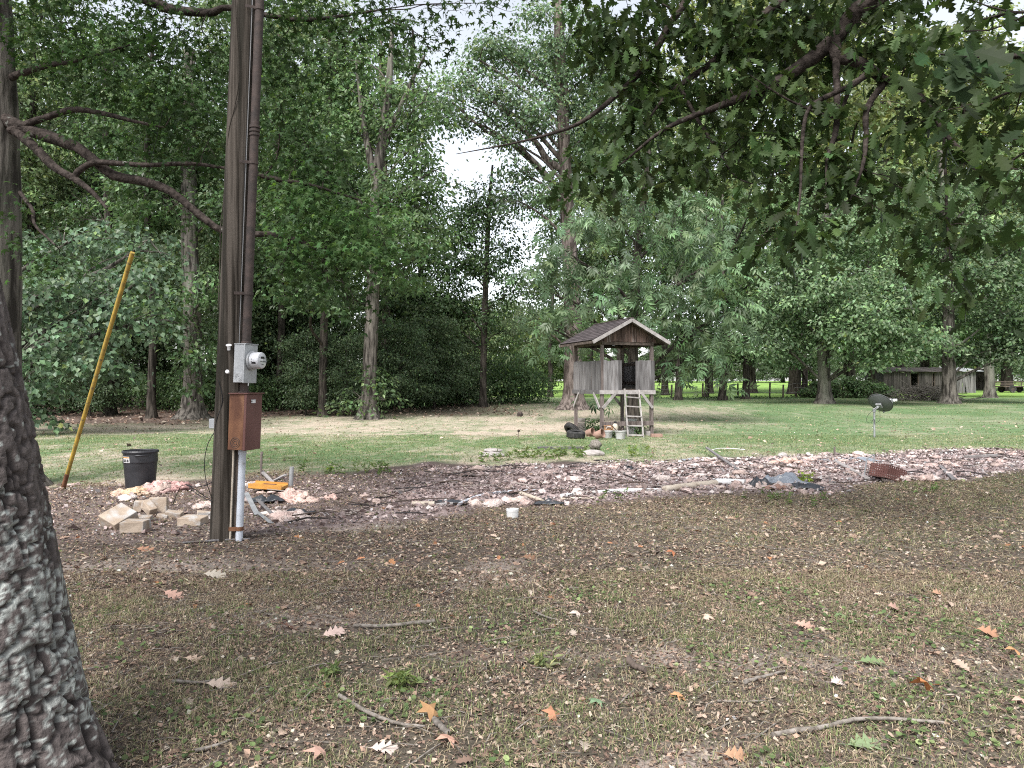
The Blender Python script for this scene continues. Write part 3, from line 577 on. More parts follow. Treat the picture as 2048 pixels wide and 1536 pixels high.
# the near leaning trunk at the left, with deep furrows and lichen
def near_trunk():
    root = thing('oak_tree', (-1.98, 2.75, 0), 'big leaning trunk with furrowed bark and pale lichen patches at the lower left', 'tree')
    n, s = 450, 330; t = np.linspace(0, 1, n); zz = np.where(t < .8, -0.1 + 2.6 * t / .8, 2.5 + 5.0 * (t - .8) / .2)
    cx = np.interp(zz, [-0.1, 0.3, 0.7, 1.3, 2.0, 3.2, 5, 7.6], [-2.01, -2.06, -2.10, -2.18, -2.32, -2.62, -3.1, -3.6]); cyy = 2.75 + 0.03 * zz
    rad = np.interp(zz, [-0.1, 0.1, 0.35, 0.7, 1.2, 2.0, 3.2, 5, 7.6], [0.62, 0.52, 0.455, 0.415, 0.385, 0.36, 0.33, 0.28, 0.22])
    th = np.linspace(0, 2 * np.pi, s, endpoint=False); th = th + 0.62 * np.sin(th + 0.55); TH, ZZ = np.meshgrid(th, zz)
    per = lambda f, zf, sd, o=4: fbm(np.cos(TH) * f + 20, np.sin(TH) * f + ZZ * zf + 9, sd, o)
    def cells(nu, zs, sd, jit=0.9, wv=0.0):
        """nearest distance to jittered cell centres, wrapped round the trunk, and a random number per cell"""
        U = TH / (2 * np.pi) * nu + wv; Wz = ZZ / zs; iu, iw = np.floor(U), np.floor(Wz); d1 = np.full(U.shape, 9.0); idn = np.zeros(U.shape)
        for du in (-1, 0, 1):
            for dw in (-1, 0, 1):
                cu, cw = iu + du, iw + dw; m_ = np.mod(cu, nu); jx, jz = hash2(m_, cw, sd), hash2(m_, cw, sd + 5)
                d = np.hypot(U - cu - 0.5 - (jx - .5) * jit, Wz - cw - 0.5 - (jz - .5) * jit); nw = d < d1
                d1 = np.where(nw, d, d1); idn = np.where(nw, hash2(m_, cw, sd + 9), idn)
        return d1, 0, idn
    ua = np.mod(TH - 2.2, 2 * np.pi) * 0.42                                            # metres round the trunk; the seam is at the back
    wp = (fbm(ua / .16, ZZ / .22, 71, 3) - .5)
    rid = lambda a, b, sd, k: np.abs(fbm(ua / a + wp * k, ZZ / b + wp * k, sd, 2) - .5)
    e1 = sst(0.004, 0.075, rid(.065, .30, 3, .9)); e3 = sst(0.0, 0.06, rid(.10, .09, 5, .8)); e2 = sst(0.0, 0.07, rid(.028, .10, 13, .8)); e1 = e1 * (0.35 + 0.65 * e3)
    fine = fbm(ua / .022, ZZ / .028, 23, 3)
    hgt = 0.026 * e1 + 0.007 * e2 * e1 + 0.007 * (fine - 0.5)
    RR = rad[:, None] * (1 + 0.10 * np.exp(-np.maximum(ZZ, 0) / 0.35) * np.sin(4 * TH + 1) + 0.03 * np.sin(2 * TH + ZZ)) + hgt - 0.024
    V = np.stack([cx[:, None] + RR * np.cos(TH), cyy[:, None] + RR * np.sin(TH), ZZ + 0 * TH], -1)
    dens = sst(0.38, 0.62, fbm(ua / .35, ZZ / .35, 31, 3))
    li = 0
    for nu, zs, sd, th_ in ((120, 0.026, 41, 0.55), (60, 0.050, 51, 0.72), (150, 0.020, 61, 0.52)):
        c1, _, r_ = cells(nu, zs, sd, 0.9, per(9, 9, sd, 3) * 1.2); li = np.maximum(li, (r_ > th_ + 0.55 * (1 - dens) - 0.1) * (1 - sst(0.34, 0.44, c1 + 0.6 * (fine - .5))))
    li = (li * sst(0.25, 0.6, e1) * (1 - 0.85 * sst(1.5, 2.3, ZZ)) * (0.55 + 0.45 * sst(0.4, 0.6, fine)))[..., None]
    dark = np.array([0.024, 0.020, 0.019]); lite = np.array([0.120, 0.102, 0.096]); base = dark + (lite - dark) * (e1 * (0.45 + 0.55 * e2) * (0.6 + 0.8 * (fine - .1)))[..., None]
    lc = np.array([0.42, 0.44, 0.41]) * (0.75 + 0.5 * per(9, 9, 53, 3))[..., None]
    col = base * (1 - li) + lc * li
    i, j = np.meshgrid(np.arange(n - 1), np.arange(s), indexing='ij'); k = (j + 1) % s
    g = G(); g.add(V, np.stack([i * s + j, i * s + k, (i + 1) * s + k, (i + 1) * s + j], -1).reshape(-1, 4), col.reshape(-1, 3))
    g.build('trunk', M['bark_near'], root, smooth=True)
    cr = G(); b = G()                                                               # unseen crown above and behind the camera, added to shade the foreground
    for c in ((-4.5, 3.2, 8.6), (-5.2, 1.0, 8.4), (-3.4, 0.6, 9.2)):
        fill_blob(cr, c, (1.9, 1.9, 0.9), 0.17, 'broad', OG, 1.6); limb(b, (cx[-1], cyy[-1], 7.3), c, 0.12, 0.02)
    b.build('branch', M['bark_limb'], root, smooth=True)
    cr.build('crown', M['leaf'], root, kind='stuff')
near_trunk()

# sweetgum behind it, whose limbs and starry leaves hang over the upper left
def sweetgum():
    Y0 = 11.8; bx = -8.02
    pts = [(bx, Y0, -0.05), (bx + .01, Y0, 2.0), (bx, Y0, 5.5), (bx - 0.1, Y0, 10)]
    lm = []
    W_ = lambda *p: [at(a, b, c) for a, b, c in p]
    lm.append((W_((-10, 225, 11.8), (35, 252, 11.6), (130, 285, 11.4), (170, 305, 11.3), (225, 350, 11.2), (285, 362, 11.1), (340, 382, 11.0), (400, 430, 10.9), (455, 465, 10.8), (560, 470, 10.6), (640, 500, 10.4)), [0.105, 0.092, 0.076, 0.07, 0.06, 0.052, 0.042, 0.025]))
    lm.append((W_((30, 260, 11.6), (70, 295, 11.4), (110, 335, 11.2), (150, 358, 11.1), (185, 385, 11.0), (214, 417, 10.9)), [0.08, 0.07, 0.06, 0.05, 0.035, 0.018]))
    lm.append((W_((20, 262, 11.6), (55, 248, 11.5), (100, 232, 11.4), (150, 219, 11.3), (210, 228, 11.2), (270, 243, 11.0), (330, 255, 10.9)), [0.06, 0.05, 0.045, 0.03, 0.015]))
    lm.append((W_((148, 356, 11.1), (160, 340, 11.1), (190, 325, 11.1), (240, 327, 11.0), (300, 330, 11.0), (380, 327, 10.9), (450, 336, 10.8)), [0.045, 0.045, 0.04, 0.035, 0.03, 0.02]))
    lm.append((W_((10, 160, 11.8), (60, 140, 11.6), (100, 130, 11.5), (150, 122, 11.4), (260, 90, 11.2)), [0.06, 0.05, 0.03, 0.015]))
    lm.append((W_((-10, -120, 11.8), (150, -60, 11.5), (300, 0, 11.2), (340, 18, 11.1), (420, 26, 11.0), (460, 15, 10.9), (600, 40, 10.7), (760, 20, 10.4)), [0.11, 0.09, 0.06, 0.04, 0.015]))
    lm.append((W_((40, 385, 11.4), (65, 420, 11.2), (70, 450, 11.0), (110, 490, 10.8)), [0.03, 0.025, 0.012]))
    lm.append((W_((500, 345, 10.7), (560, 360, 10.6), (620, 370, 10.5), (720, 400, 10.3)), [0.04, 0.03, 0.012]))
    bl = [BL(120, 40, 130, 70, 11.4, 1.1), BL(300, 50, 130, 70, 11.2, 1.2), BL(420, 110, 90, 70, 11, 1.2), BL(230, 150, 130, 70, 11.2, 1.2), BL(360, 200, 120, 60, 11, 1.2), BL(420, 275, 90, 50, 10.9, 1.0),
          BL(90, 130, 60, 50, 11.6, .8), BL(170, 260, 100, 40, 11.5, .5), BL(300, 300, 90, 40, 11.2, .6), BL(560, 90, 60, 80, 10.8, 1.2), BL(570, 220, 60, 80, 10.7, 1.2), BL(590, 320, 75, 60, 10.6, 1.3),
          BL(640, 390, 95, 55, 10.4, 1.6, 1.7), BL(720, 430, 80, 50, 10.3, 1.6, 1.9), BL(600, 460, 80, 55, 10.5, 1.5, 1.5), BL(690, 500, 95, 45, 10.3, 1.6, 1.8), BL(770, 490, 65, 40, 10.2, 1.5, 2.0), BL(810, 540, 40, 30, 10.2, .9, 2.0), BL(560, 540, 60, 45, 10.5, .8), BL(650, 560, 80, 40, 10.3, .9), BL(700, 620, 45, 45, 10.2, .6),  # raised colour factors paint the lit, translucent leaves brighter here
          BL(660, 330, 40, 40, 10.4, 1.0, 1.2), BL(610, 20, 90, 45, 10.6, 1.3), BL(720, 20, 90, 35, 10.4, 1.3), BL(790, 45, 60, 40, 10.3, 1.0), BL(850, 80, 45, 30, 10.1, .9), BL(900, 10, 90, 25, 10.2, 1.0), BL(1000, 8, 70, 20, 10.0, .9), BL(690, 90, 50, 35, 10.4, .7),
          BL(60, 430, 40, 90, 11.2, .6, 1.2), BL(120, 520, 60, 50, 11, .5, 1.25), BL(330, 430, 70, 40, 11, .5), BL(140, -90, 260, 70, 11.4), BL(500, -80, 240, 60, 10.8), BL(-200, 60, 140, 200, 11.8)]
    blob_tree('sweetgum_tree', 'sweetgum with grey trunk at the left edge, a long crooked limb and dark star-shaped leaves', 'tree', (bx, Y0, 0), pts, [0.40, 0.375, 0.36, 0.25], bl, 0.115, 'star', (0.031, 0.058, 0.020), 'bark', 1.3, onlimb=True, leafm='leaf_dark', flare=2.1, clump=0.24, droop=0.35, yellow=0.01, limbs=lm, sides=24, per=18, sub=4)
sweetgum()

# white oak whose trunk stands beyond the right edge; its limbs hang across the upper right
def white_oak():
    W_ = lambda *p: [at(a, b, c) for a, b, c in p]; T0 = np.array([6.6, 5.6, 0.0])
    pts = [T0 + [0, 0, -.05], T0 + [0, 0.05, 3], T0 + [-0.1, 0.1, 6], T0 + [-0.2, 0.2, 10]]
    lm = [([T0 + [-.1, .1, 6.3], np.array([5.2, 7, 6.2])] + W_((1748, -5, 8), (1669, 79, 8), (1586, 143, 8), (1507, 185, 8.1), (1424, 218, 8.2), (1330, 258, 8.3), (1240, 330, 8.4)), [0.16, 0.13, 0.10, 0.08, 0.065, 0.05, 0.035, 0.022, 0.01]),
          ([T0 + [-.1, .2, 7.2], np.array([5.0, 8, 6.9])] + W_((1577, -3, 8.6), (1503, 55, 8.6), (1424, 125, 8.6), (1359, 171, 8.6), (1322, 204, 8.6), (1290, 250, 8.6)), [0.12, 0.09, 0.06, 0.05, 0.04, 0.03, 0.02, 0.008]),
          (W_((1420, -60, 9), (1345, 40, 9), (1300, 120, 9), (1248, 176, 9), (1170, 240, 9), (1100, 268, 9), (1020, 288, 9), (912, 308, 9)), [0.05, 0.045, 0.04, 0.034, 0.026, 0.02, 0.012, 0.004]),
          (W_((1669, 79, 8), (1674, 112, 7.9), (1725, 128, 7.8), (1771, 162, 7.7), (1822, 180, 7.6), (1864, 218, 7.5), (1887, 264, 7.4), (1933, 315, 7.3), (1985, 390, 7.2)), [0.07, 0.065, 0.055, 0.05, 0.035, 0.03, 0.025, 0.018, 0.006]),
          (W_((1672, 110, 7.9), (1674, 185, 7.8), (1672, 259, 7.7), (1655, 315, 7.6), (1652, 370, 7.5)), [0.04, 0.035, 0.03, 0.018, 0.006]),
          (W_((1771, 162, 7.7), (1734, 218, 7.6), (1732, 278, 7.5), (1725, 333, 7.4), (1700, 400, 7.3)), [0.035, 0.03, 0.025, 0.018, 0.006]),
          (W_((1739, 145, 7.75), (1702, 171, 7.6), (1660, 190, 7.6), (1618, 218, 7.5), (1605, 278, 7.5), (1600, 393, 7.4), (1590, 470, 7.3)), [0.035, 0.03, 0.025, 0.02, 0.018, 0.012, 0.005]),
          (W_((1887, 264, 7.4), (1892, 370, 7.3), (1894, 440, 7.3), (1900, 520, 7.2)), [0.016, 0.013, 0.01, 0.005]),
          (W_((1359, 171, 8.6), (1396, 241, 8.5), (1433, 296, 8.4), (1470, 352, 8.3), (1512, 370, 8.2)), [0.022, 0.02, 0.016, 0.01, 0.004]),
          (W_((1702, 171, 7.6), (1672, 232, 7.7), (1610, 215, 7.7), (1560, 190, 7.7), (1500, 150, 7.7)), [0.02, 0.018, 0.015, 0.01, 0.004]),
          ([T0 + [-.05, 0, 3.6], np.array([3.9, 3.9, 3.45])] + W_((2070, 108, 3.2), (1985, 112, 3.15), (1925, 114, 3.1), (1880, 108, 3.1)), [0.07, 0.04, 0.012, 0.006, 0.005, 0.003])]
    over = []  # unseen canopy above the frame, added to shade the foreground
    bl = [BL(1190, 70, 60, 45, 9, .8), BL(1250, 50, 80, 60, 8.9, 1.1), BL(1420, 50, 110, 70, 8.6, 1.2), BL(1300, 140, 110, 70, 8.8, 1.1), BL(1450, 170, 110, 70, 8.4, 1.2), BL(1570, 60, 110, 70, 8.3, 1.2), BL(1600, 190, 90, 60, 7.9, 1.0),
          BL(1250, 230, 90, 50, 8.8, 1.0), BL(1240, 320, 90, 40, 8.6, 1.2, 1.1), BL(1160, 365, 45, 28, 8.6, 1.0, 1.2), BL(1380, 290, 90, 55, 8.4, 1.0), BL(1500, 270, 90, 60, 8.2, 1.0), BL(1540, 370, 60, 45, 8.0, .9), BL(1585, 460, 65, 35, 7.4, 1.2), BL(1530, 485, 35, 22, 7.4, .8), BL(1650, 300, 60, 55, 7.7, 1.0), BL(1630, 400, 40, 40, 7.5, .9),
          BL(1720, 330, 70, 55, 7.5, 1.1), BL(1790, 360, 60, 45, 7.4, 1.0), BL(1760, 420, 50, 30, 7.3, .8), BL(1740, 50, 80, 55, 7.9, 1.0), BL(1840, 70, 90, 60, 7.4, 1.2), BL(1930, 330, 70, 60, 7.2, 1.0), BL(1890, 420, 50, 45, 7.2, .9), BL(1950, 450, 55, 40, 7.2, .8), BL(1880, 520, 40, 45, 7.2, .9), BL(1930, 580, 45, 25, 7.2, .9, 1.2), BL(1880, 200, 70, 45, 7.4, .9), BL(1810, 250, 55, 40, 7.5, .7),
          BL(1960, 40, 90, 60, 5.2, 1.0), BL(1960, 210, 90, 60, 5.0, 1.1), BL(2010, 330, 60, 55, 5.0, 1.0), BL(1700, -50, 300, 60, 8.2, 1.2), BL(1250, -60, 200, 50, 8.9, 1.1)]
    for x, y, z, r in ((5.5, 3.0, 8.4, 2.0), (6.5, 8.5, 8.6, 1.8), (8.5, 7.0, 8.5, 2.2), (7.5, 1.5, 8.5, 2.2)): over.append(((x, y, z), (r, r, 0.8)))
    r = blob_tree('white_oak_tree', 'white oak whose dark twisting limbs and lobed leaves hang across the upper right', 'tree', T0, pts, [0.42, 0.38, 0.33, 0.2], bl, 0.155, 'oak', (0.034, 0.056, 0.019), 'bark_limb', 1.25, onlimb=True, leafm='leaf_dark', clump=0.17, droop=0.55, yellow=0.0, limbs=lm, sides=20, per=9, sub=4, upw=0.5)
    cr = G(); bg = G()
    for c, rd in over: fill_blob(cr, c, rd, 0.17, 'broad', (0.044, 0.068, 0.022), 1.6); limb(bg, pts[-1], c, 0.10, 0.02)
    cr.build('unseen_shade_foliage', M['leaf_dark'], r, kind='stuff'); bg.build('unseen_shade_limbs', M['bark_limb'], r, smooth=True)
    # the nearest spray, leaf by leaf, hanging from the low twig
    cr = G(); Q = curve(lm[-1][0][2:], 12); n = 22
    for q in range(n):
        p = Q[rng.integers(0, 12)] + rng.normal(0, 0.05, 3); a = unit(np.array([rng.normal(-0.2, 0.7), rng.normal(0, 0.5), -0.75 - rng.random() * 0.5]))
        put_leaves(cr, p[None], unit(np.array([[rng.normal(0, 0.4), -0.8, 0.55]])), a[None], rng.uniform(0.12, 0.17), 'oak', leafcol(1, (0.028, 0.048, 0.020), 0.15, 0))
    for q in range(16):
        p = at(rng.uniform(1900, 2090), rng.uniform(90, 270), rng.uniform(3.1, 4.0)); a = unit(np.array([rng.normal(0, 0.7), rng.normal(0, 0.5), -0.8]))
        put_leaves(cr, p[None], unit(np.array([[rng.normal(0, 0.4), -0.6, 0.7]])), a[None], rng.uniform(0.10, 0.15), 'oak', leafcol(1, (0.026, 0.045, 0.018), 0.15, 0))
    cr.build('leaf_spray', M['leaf_dark'], r, kind='stuff')
white_oak()

# trees that can be told apart round the lawn
b, p, rr = trk(737, 840, 33, (739, 760, 14), (744, 620, 13.5), (750, 450, 12), (758, 330, 11), (775, 200, 8), (785, 60, 4))
lm = [(curve([at(752, 370, 33), at(735, 290, 33), at(722, 210, 33.3), at(712, 120, 33.5)], 12), [0.2, 0.15, 0.1, 0.05]), (curve([at(765, 300, 33), at(790, 240, 32.7), at(820, 170, 32.5), at(850, 110, 32)], 12), [0.17, 0.12, 0.08, 0.04]),
      (curve([at(745, 560, 33), at(735, 545, 32.6), at(722, 530, 32.2)], 6), [0.15, 0.12, 0.05])]
blob_tree('maple_tree', 'tall tree on the left lawn with forked bare trunk and a flared root foot', 'tree', b, p, rr,
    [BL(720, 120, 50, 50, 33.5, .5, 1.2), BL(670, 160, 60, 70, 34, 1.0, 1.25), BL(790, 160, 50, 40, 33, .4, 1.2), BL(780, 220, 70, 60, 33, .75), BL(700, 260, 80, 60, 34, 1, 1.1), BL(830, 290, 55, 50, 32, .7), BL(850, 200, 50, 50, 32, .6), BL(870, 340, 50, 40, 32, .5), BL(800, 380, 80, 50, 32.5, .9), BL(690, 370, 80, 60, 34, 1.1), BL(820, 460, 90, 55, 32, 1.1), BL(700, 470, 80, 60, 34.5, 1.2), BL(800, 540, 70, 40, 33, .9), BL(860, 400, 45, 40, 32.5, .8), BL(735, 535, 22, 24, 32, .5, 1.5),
     BL(745, 780, 26, 45, 32.6, .5, .8), BL(715, 800, 25, 30, 32.3, .5, .9), BL(770, 800, 18, 30, 32.6, .5, .8)], 0.21, col=MG, bark='bark', flare=2.2, tau=1.5, limbs=lm)

b, p, rr = trk(1146, 822, 40, (1147, 750, 19), (1145, 620, 17), (1135, 430, 14), (1128, 300, 12), (1124, 180, 13), (1118, 60, 10), (1112, -120, 6))
lm = [(curve([at(1125, 340, 40), at(1095, 320, 39.8), at(1072, 285, 39.5), at(1035, 250, 39.3), at(1000, 215, 39), at(950, 175, 39)], 16), [0.2, 0.18, 0.14, 0.1, 0.06, 0.03])]
blob_tree('poplar_tree', 'very tall pale-barked tree rising behind the wooden lookout, one crooked bare limb', 'tree', b, p, rr,
    [BL(960, 120, 50, 50, 39, .6, 1.2), BL(1000, 190, 55, 50, 39, .9, 1.1), BL(1060, 110, 70, 60, 40, 1, 1.2), BL(905, 205, 45, 40, 39, .8, 1.1), BL(985, 100, 50, 45, 40, .8, 1.2), BL(1015, 395, 40, 30, 39.5, .6), BL(940, 240, 40, 28, 39, .7), BL(1150, 150, 80, 70, 40, 1.2, 1.1), BL(1060, 220, 70, 50, 39, .9), BL(1160, 60, 70, 50, 40, .9, 1.25), BL(1190, 260, 80, 60, 40.5, 1.2), BL(1080, 370, 55, 40, 39, .6), BL(1030, 330, 45, 35, 39, .5), BL(1140, 330, 30, 40, 41, .7), BL(1010, 270, 40, 35, 39, .7), BL(930, 160, 40, 35, 39, .5, 1.2), BL(1250, 120, 70, 60, 41, 1.1, 1.1), BL(1080, 20, 55, 40, 40, .5, 1.2),
     BL(1090, 560, 60, 45, 39, .8, .9), BL(1060, 640, 50, 40, 39, .7)], 0.21, col=BG, bark='bark_pink', flare=2.0, tau=1.5, limbs=lm, yellow=0.08)

b, p, rr = trk(1266, 828, 31, (1266, 760, 10.5), (1268, 640, 9.5), (1275, 500, 8), (1290, 380, 6), (1300, 280, 4))
blob_tree('hickory_tree', 'drooping grey-green hickory with long narrow leaflets just behind the lookout roof', 'tree', b, p, rr,
    [BL(1290, 370, 90, 55, 31, 1.1, 1.1), BL(1200, 420, 80, 55, 30.5, 1.1), BL(1370, 440, 90, 60, 30.5, 1.1, 1.1), BL(1130, 500, 75, 50, 30, 1.1), BL(1240, 520, 90, 60, 29.5, 1.2), BL(1360, 560, 90, 60, 29.5, 1.2, 1.05), BL(1440, 520, 60, 60, 30, 1.1, 1.15), BL(1450, 630, 60, 50, 30, 1.0), BL(1390, 670, 55, 45, 30, .9), BL(1300, 620, 60, 35, 29.8, 1.0), BL(1190, 600, 70, 35, 29.5, 1.1), BL(1110, 590, 50, 40, 30, .9), BL(1110, 660, 45, 30, 31, .8), BL(1345, 720, 40, 30, 30.5, .6), BL(1420, 720, 40, 35, 31, .6), BL(1240, 300, 70, 50, 31.5, .8), BL(1185, 770, 30, 30, 31, .4)],
    0.42, 'pinnate', (0.122, 0.182, 0.098), 'bark_dark', 1.35, droop=0.75, yellow=0.02, per=10, upw=0.6, clump=0.5)

b, p, rr = trk(966, 812, 42, (967, 740, 6.5), (970, 600, 6), (975, 480, 5), (980, 390, 3.5), (985, 330, 2))
blob_tree('slender_tree', 'slim straight young tree with a thin dark airy crown against the bright gap', 'tree', b, p, rr,
    [BL(985, 400, 55, 45, 42, .9), BL(940, 450, 55, 40, 42, 1.2), BL(1020, 480, 45, 40, 42, .6), BL(985, 520, 60, 40, 42, .9), BL(920, 530, 60, 45, 43, 1.3), BL(1030, 580, 45, 40, 42, .9), BL(880, 590, 55, 40, 43, 1.3), BL(930, 610, 50, 35, 43, 1.1), BL(900, 650, 50, 30, 43, 1.0), BL(890, 470, 45, 40, 43, 1.2), BL(970, 620, 55, 35, 42, .7), BL(1010, 660, 45, 30, 42, .5), BL(930, 400, 40, 35, 42, .7)], 0.2, col=DG, bark='bark_dark', tau=1.3)

b, p, rr = trk(1648, 812, 46, (1648, 740, 12), (1645, 640, 11), (1640, 560, 10), (1650, 430, 7), (1655, 330, 4))
blob_tree('broad_oak', 'spreading tree on the right lawn with a stout trunk and low skirts of bright leaves', 'tree', b, p, rr,
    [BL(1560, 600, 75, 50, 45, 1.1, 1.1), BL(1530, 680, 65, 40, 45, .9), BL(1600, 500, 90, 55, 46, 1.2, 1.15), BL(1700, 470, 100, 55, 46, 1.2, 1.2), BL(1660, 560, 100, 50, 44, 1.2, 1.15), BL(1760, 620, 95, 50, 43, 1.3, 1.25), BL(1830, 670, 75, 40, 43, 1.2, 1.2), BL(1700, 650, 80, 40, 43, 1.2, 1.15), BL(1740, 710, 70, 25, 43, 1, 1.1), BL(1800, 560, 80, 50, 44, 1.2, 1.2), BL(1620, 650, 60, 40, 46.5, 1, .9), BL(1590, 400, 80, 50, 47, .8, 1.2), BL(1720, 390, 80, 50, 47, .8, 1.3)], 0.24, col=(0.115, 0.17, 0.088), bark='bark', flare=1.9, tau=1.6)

b, p, rr = trk(1899, 812, 46, (1898, 740, 12.5), (1897, 640, 11), (1893, 520, 11), (1888, 400, 8), (1880, 300, 5))
blob_tree('shed_oak', 'tall furrowed trunk in front of the old shed with drooping dark branches', 'tree', b, p, rr,
    [BL(1950, 560, 80, 50, 45, 1.1), BL(2020, 620, 70, 50, 45, 1.2, 1.05), BL(1990, 690, 80, 40, 46, 1.1, .9), BL(1870, 480, 80, 55, 46, 1.1, 1.2), BL(1960, 460, 80, 50, 46, 1, 1.2), BL(2040, 500, 60, 60, 45, 1.1, 1.15), BL(1920, 700, 45, 30, 46, .8, .8), BL(1850, 390, 90, 50, 46, .9, 1.3), BL(1980, 380, 90, 50, 47, .9, 1.35), BL(2080, 700, 60, 50, 45, 1), BL(1890, 620, 35, 40, 47, .8)], 0.24, col=(0.108, 0.158, 0.082), bark='bark', flare=1.9, tau=1.6)

b, p, rr = trk(1979, 797, 58, (1978, 740, 9), (1975, 640, 7.5), (1970, 540, 6), (1965, 420, 4))
blob_tree('yard_tree', 'plain trunk standing at the right end of the shed', 'tree', b, p, rr, [BL(1990, 600, 60, 50, 58, 1), BL(1940, 640, 50, 40, 58, 1), BL(2030, 660, 50, 40, 58, 1), BL(1970, 500, 70, 50, 58, 1), BL(2060, 560, 50, 50, 58, 1)], 0.28, col=MG, bark='bark', tau=1.6)

# the pale low-hanging tree at the left edge of the lawn
b, p, rr = trk(-60, 880, 25, (-58, 760, 20), (-50, 500, 17), (-30, 200, 12), (-20, -100, 6))
blob_tree('dogwood_tree', 'pale grey-green tree at the left whose branches sweep down to the lawn', 'tree', b, p, rr,
    [BL(60, 600, 80, 60, 25, 1.2), BL(150, 560, 80, 50, 24.5, 1.2), BL(230, 620, 65, 50, 24.5, 1.2, 1.05), BL(110, 680, 90, 50, 24, 1.3, 1.1), BL(200, 720, 60, 40, 24.3, 1.1, 1.1), BL(60, 760, 60, 45, 24, 1.2, 1.05), BL(80, 820, 45, 25, 24, 1.0, .9), BL(280, 560, 60, 45, 25, 1.1), BL(60, 480, 80, 50, 26, 1, .95), BL(170, 470, 80, 45, 26, .9), BL(300, 480, 60, 40, 26, .8), BL(0, 680, 60, 80, 25, 1), BL(330, 640, 30, 30, 25.5, .7)], 0.19, 'broad', (0.112, 0.166, 0.100), 'bark', 1.3, droop=0.5, yellow=0.02, clump=0.4)

# generic woodland trees: a few are grown, the rest are copies of them
def grow(name, label, cat, H, r, zc0, spread, nb, L, col, group, bark='bark_dark', tau=1.2, seed=0, br=1.5, lean=0.4, kind='diamond'):
    rs = np.random.default_rng(seed); lx, ly = rs.normal(0, lean, 2)
    pts = [(0, 0, -0.3), (lx * .2, ly * .2, H * .25), (lx * .7, ly * .6, H * .55), (lx, ly, H * .95)]
    bl = []
    for q in range(nb):
        t = (q + 0.5) / nb; z = zc0 + (H - zc0) * t; e = spread * (0.55 + 0.6 * math.sin(math.pi * min(1, t * 0.85 + 0.12))) ; a = q * 2.4 + rs.normal(0, 0.3); d = e * rs.uniform(0.35, 1.0)
        bl.append(((lx * t + d * math.cos(a), ly * t + d * math.sin(a), z), (br * rs.uniform(.8, 1.3), br * rs.uniform(.8, 1.3), br * rs.uniform(.5, .8)), rs.uniform(.8, 1.2), rs.uniform(.85, 1.15)))
    return blob_tree(name, label, cat, (0, 0, 0), pts, [r, r * .88, r * .65, r * .2], bl, L, kind, col, bark, tau, group, flare=1.8, sub=3, sides=10)
def place(proto, used, x, y, rz, s, label=None, group=None):
    o = proto if not used[0] else copy_tree(proto)
    used[0] = True; o.location = (x, y, float(gz(x, y))); o.rotation_euler = (0, 0, rz); o.scale = (s, s, s)
    if label: o['label'] = label
    if group: o['group'] = group
    return o
WG = 'trees of the dark wood behind the lawn'
protos = [(grow('woodland_tree', 'x', 'tree', 24, 0.36, 7, 3.6, 26, 0.26, (0.14, 0.19, 0.10), WG, tau=0.95, seed=1, br=1.9), [False]), (grow('woodland_tree', 'x', 'tree', 27, 0.30, 9, 3.2, 26, 0.26, LG, WG, tau=0.9, seed=2, br=1.9), [False]), (grow('woodland_tree', 'x', 'tree', 20, 0.24, 4.5, 3.2, 24, 0.25, (0.10, 0.14, 0.07), WG, tau=1.0, seed=3, br=1.7), [False])]
und = [(grow('understory_tree', 'x', 'tree', 7.5, 0.09, 1.2, 2.1, 18, 0.20, (0.085, 0.125, 0.065), WG, tau=1.2, seed=4, br=1.05, lean=0.5), [False]), (grow('understory_tree', 'x', 'tree', 6, 0.07, 0.8, 2.2, 16, 0.20, (0.085, 0.125, 0.06), WG, tau=1.1, seed=5, br=1.0, lean=0.5), [False])]
shr = [(grow('shrub', 'x', 'shrub', 2.2, 0.03, 0.35, 1.1, 12, 0.15, MG, WG, tau=1.2, seed=6, br=0.6, lean=0.2), [False]), (grow('shrub', 'x', 'shrub', 1.6, 0.03, 0.3, 1.2, 12, 0.15, MG, WG, tau=1.2, seed=7, br=0.5, lean=0.2), [False])]
def ring(kinds, spots, label, group, s0=0.85, s1=1.15):
    for q, (px, Yd) in enumerate(spots):
        pr, us = kinds[q % len(kinds)]; place(pr, us, (px - CX) / F * Yd, Yd, rng.uniform(0, 6.28), rng.uniform(s0, s1), label, group)
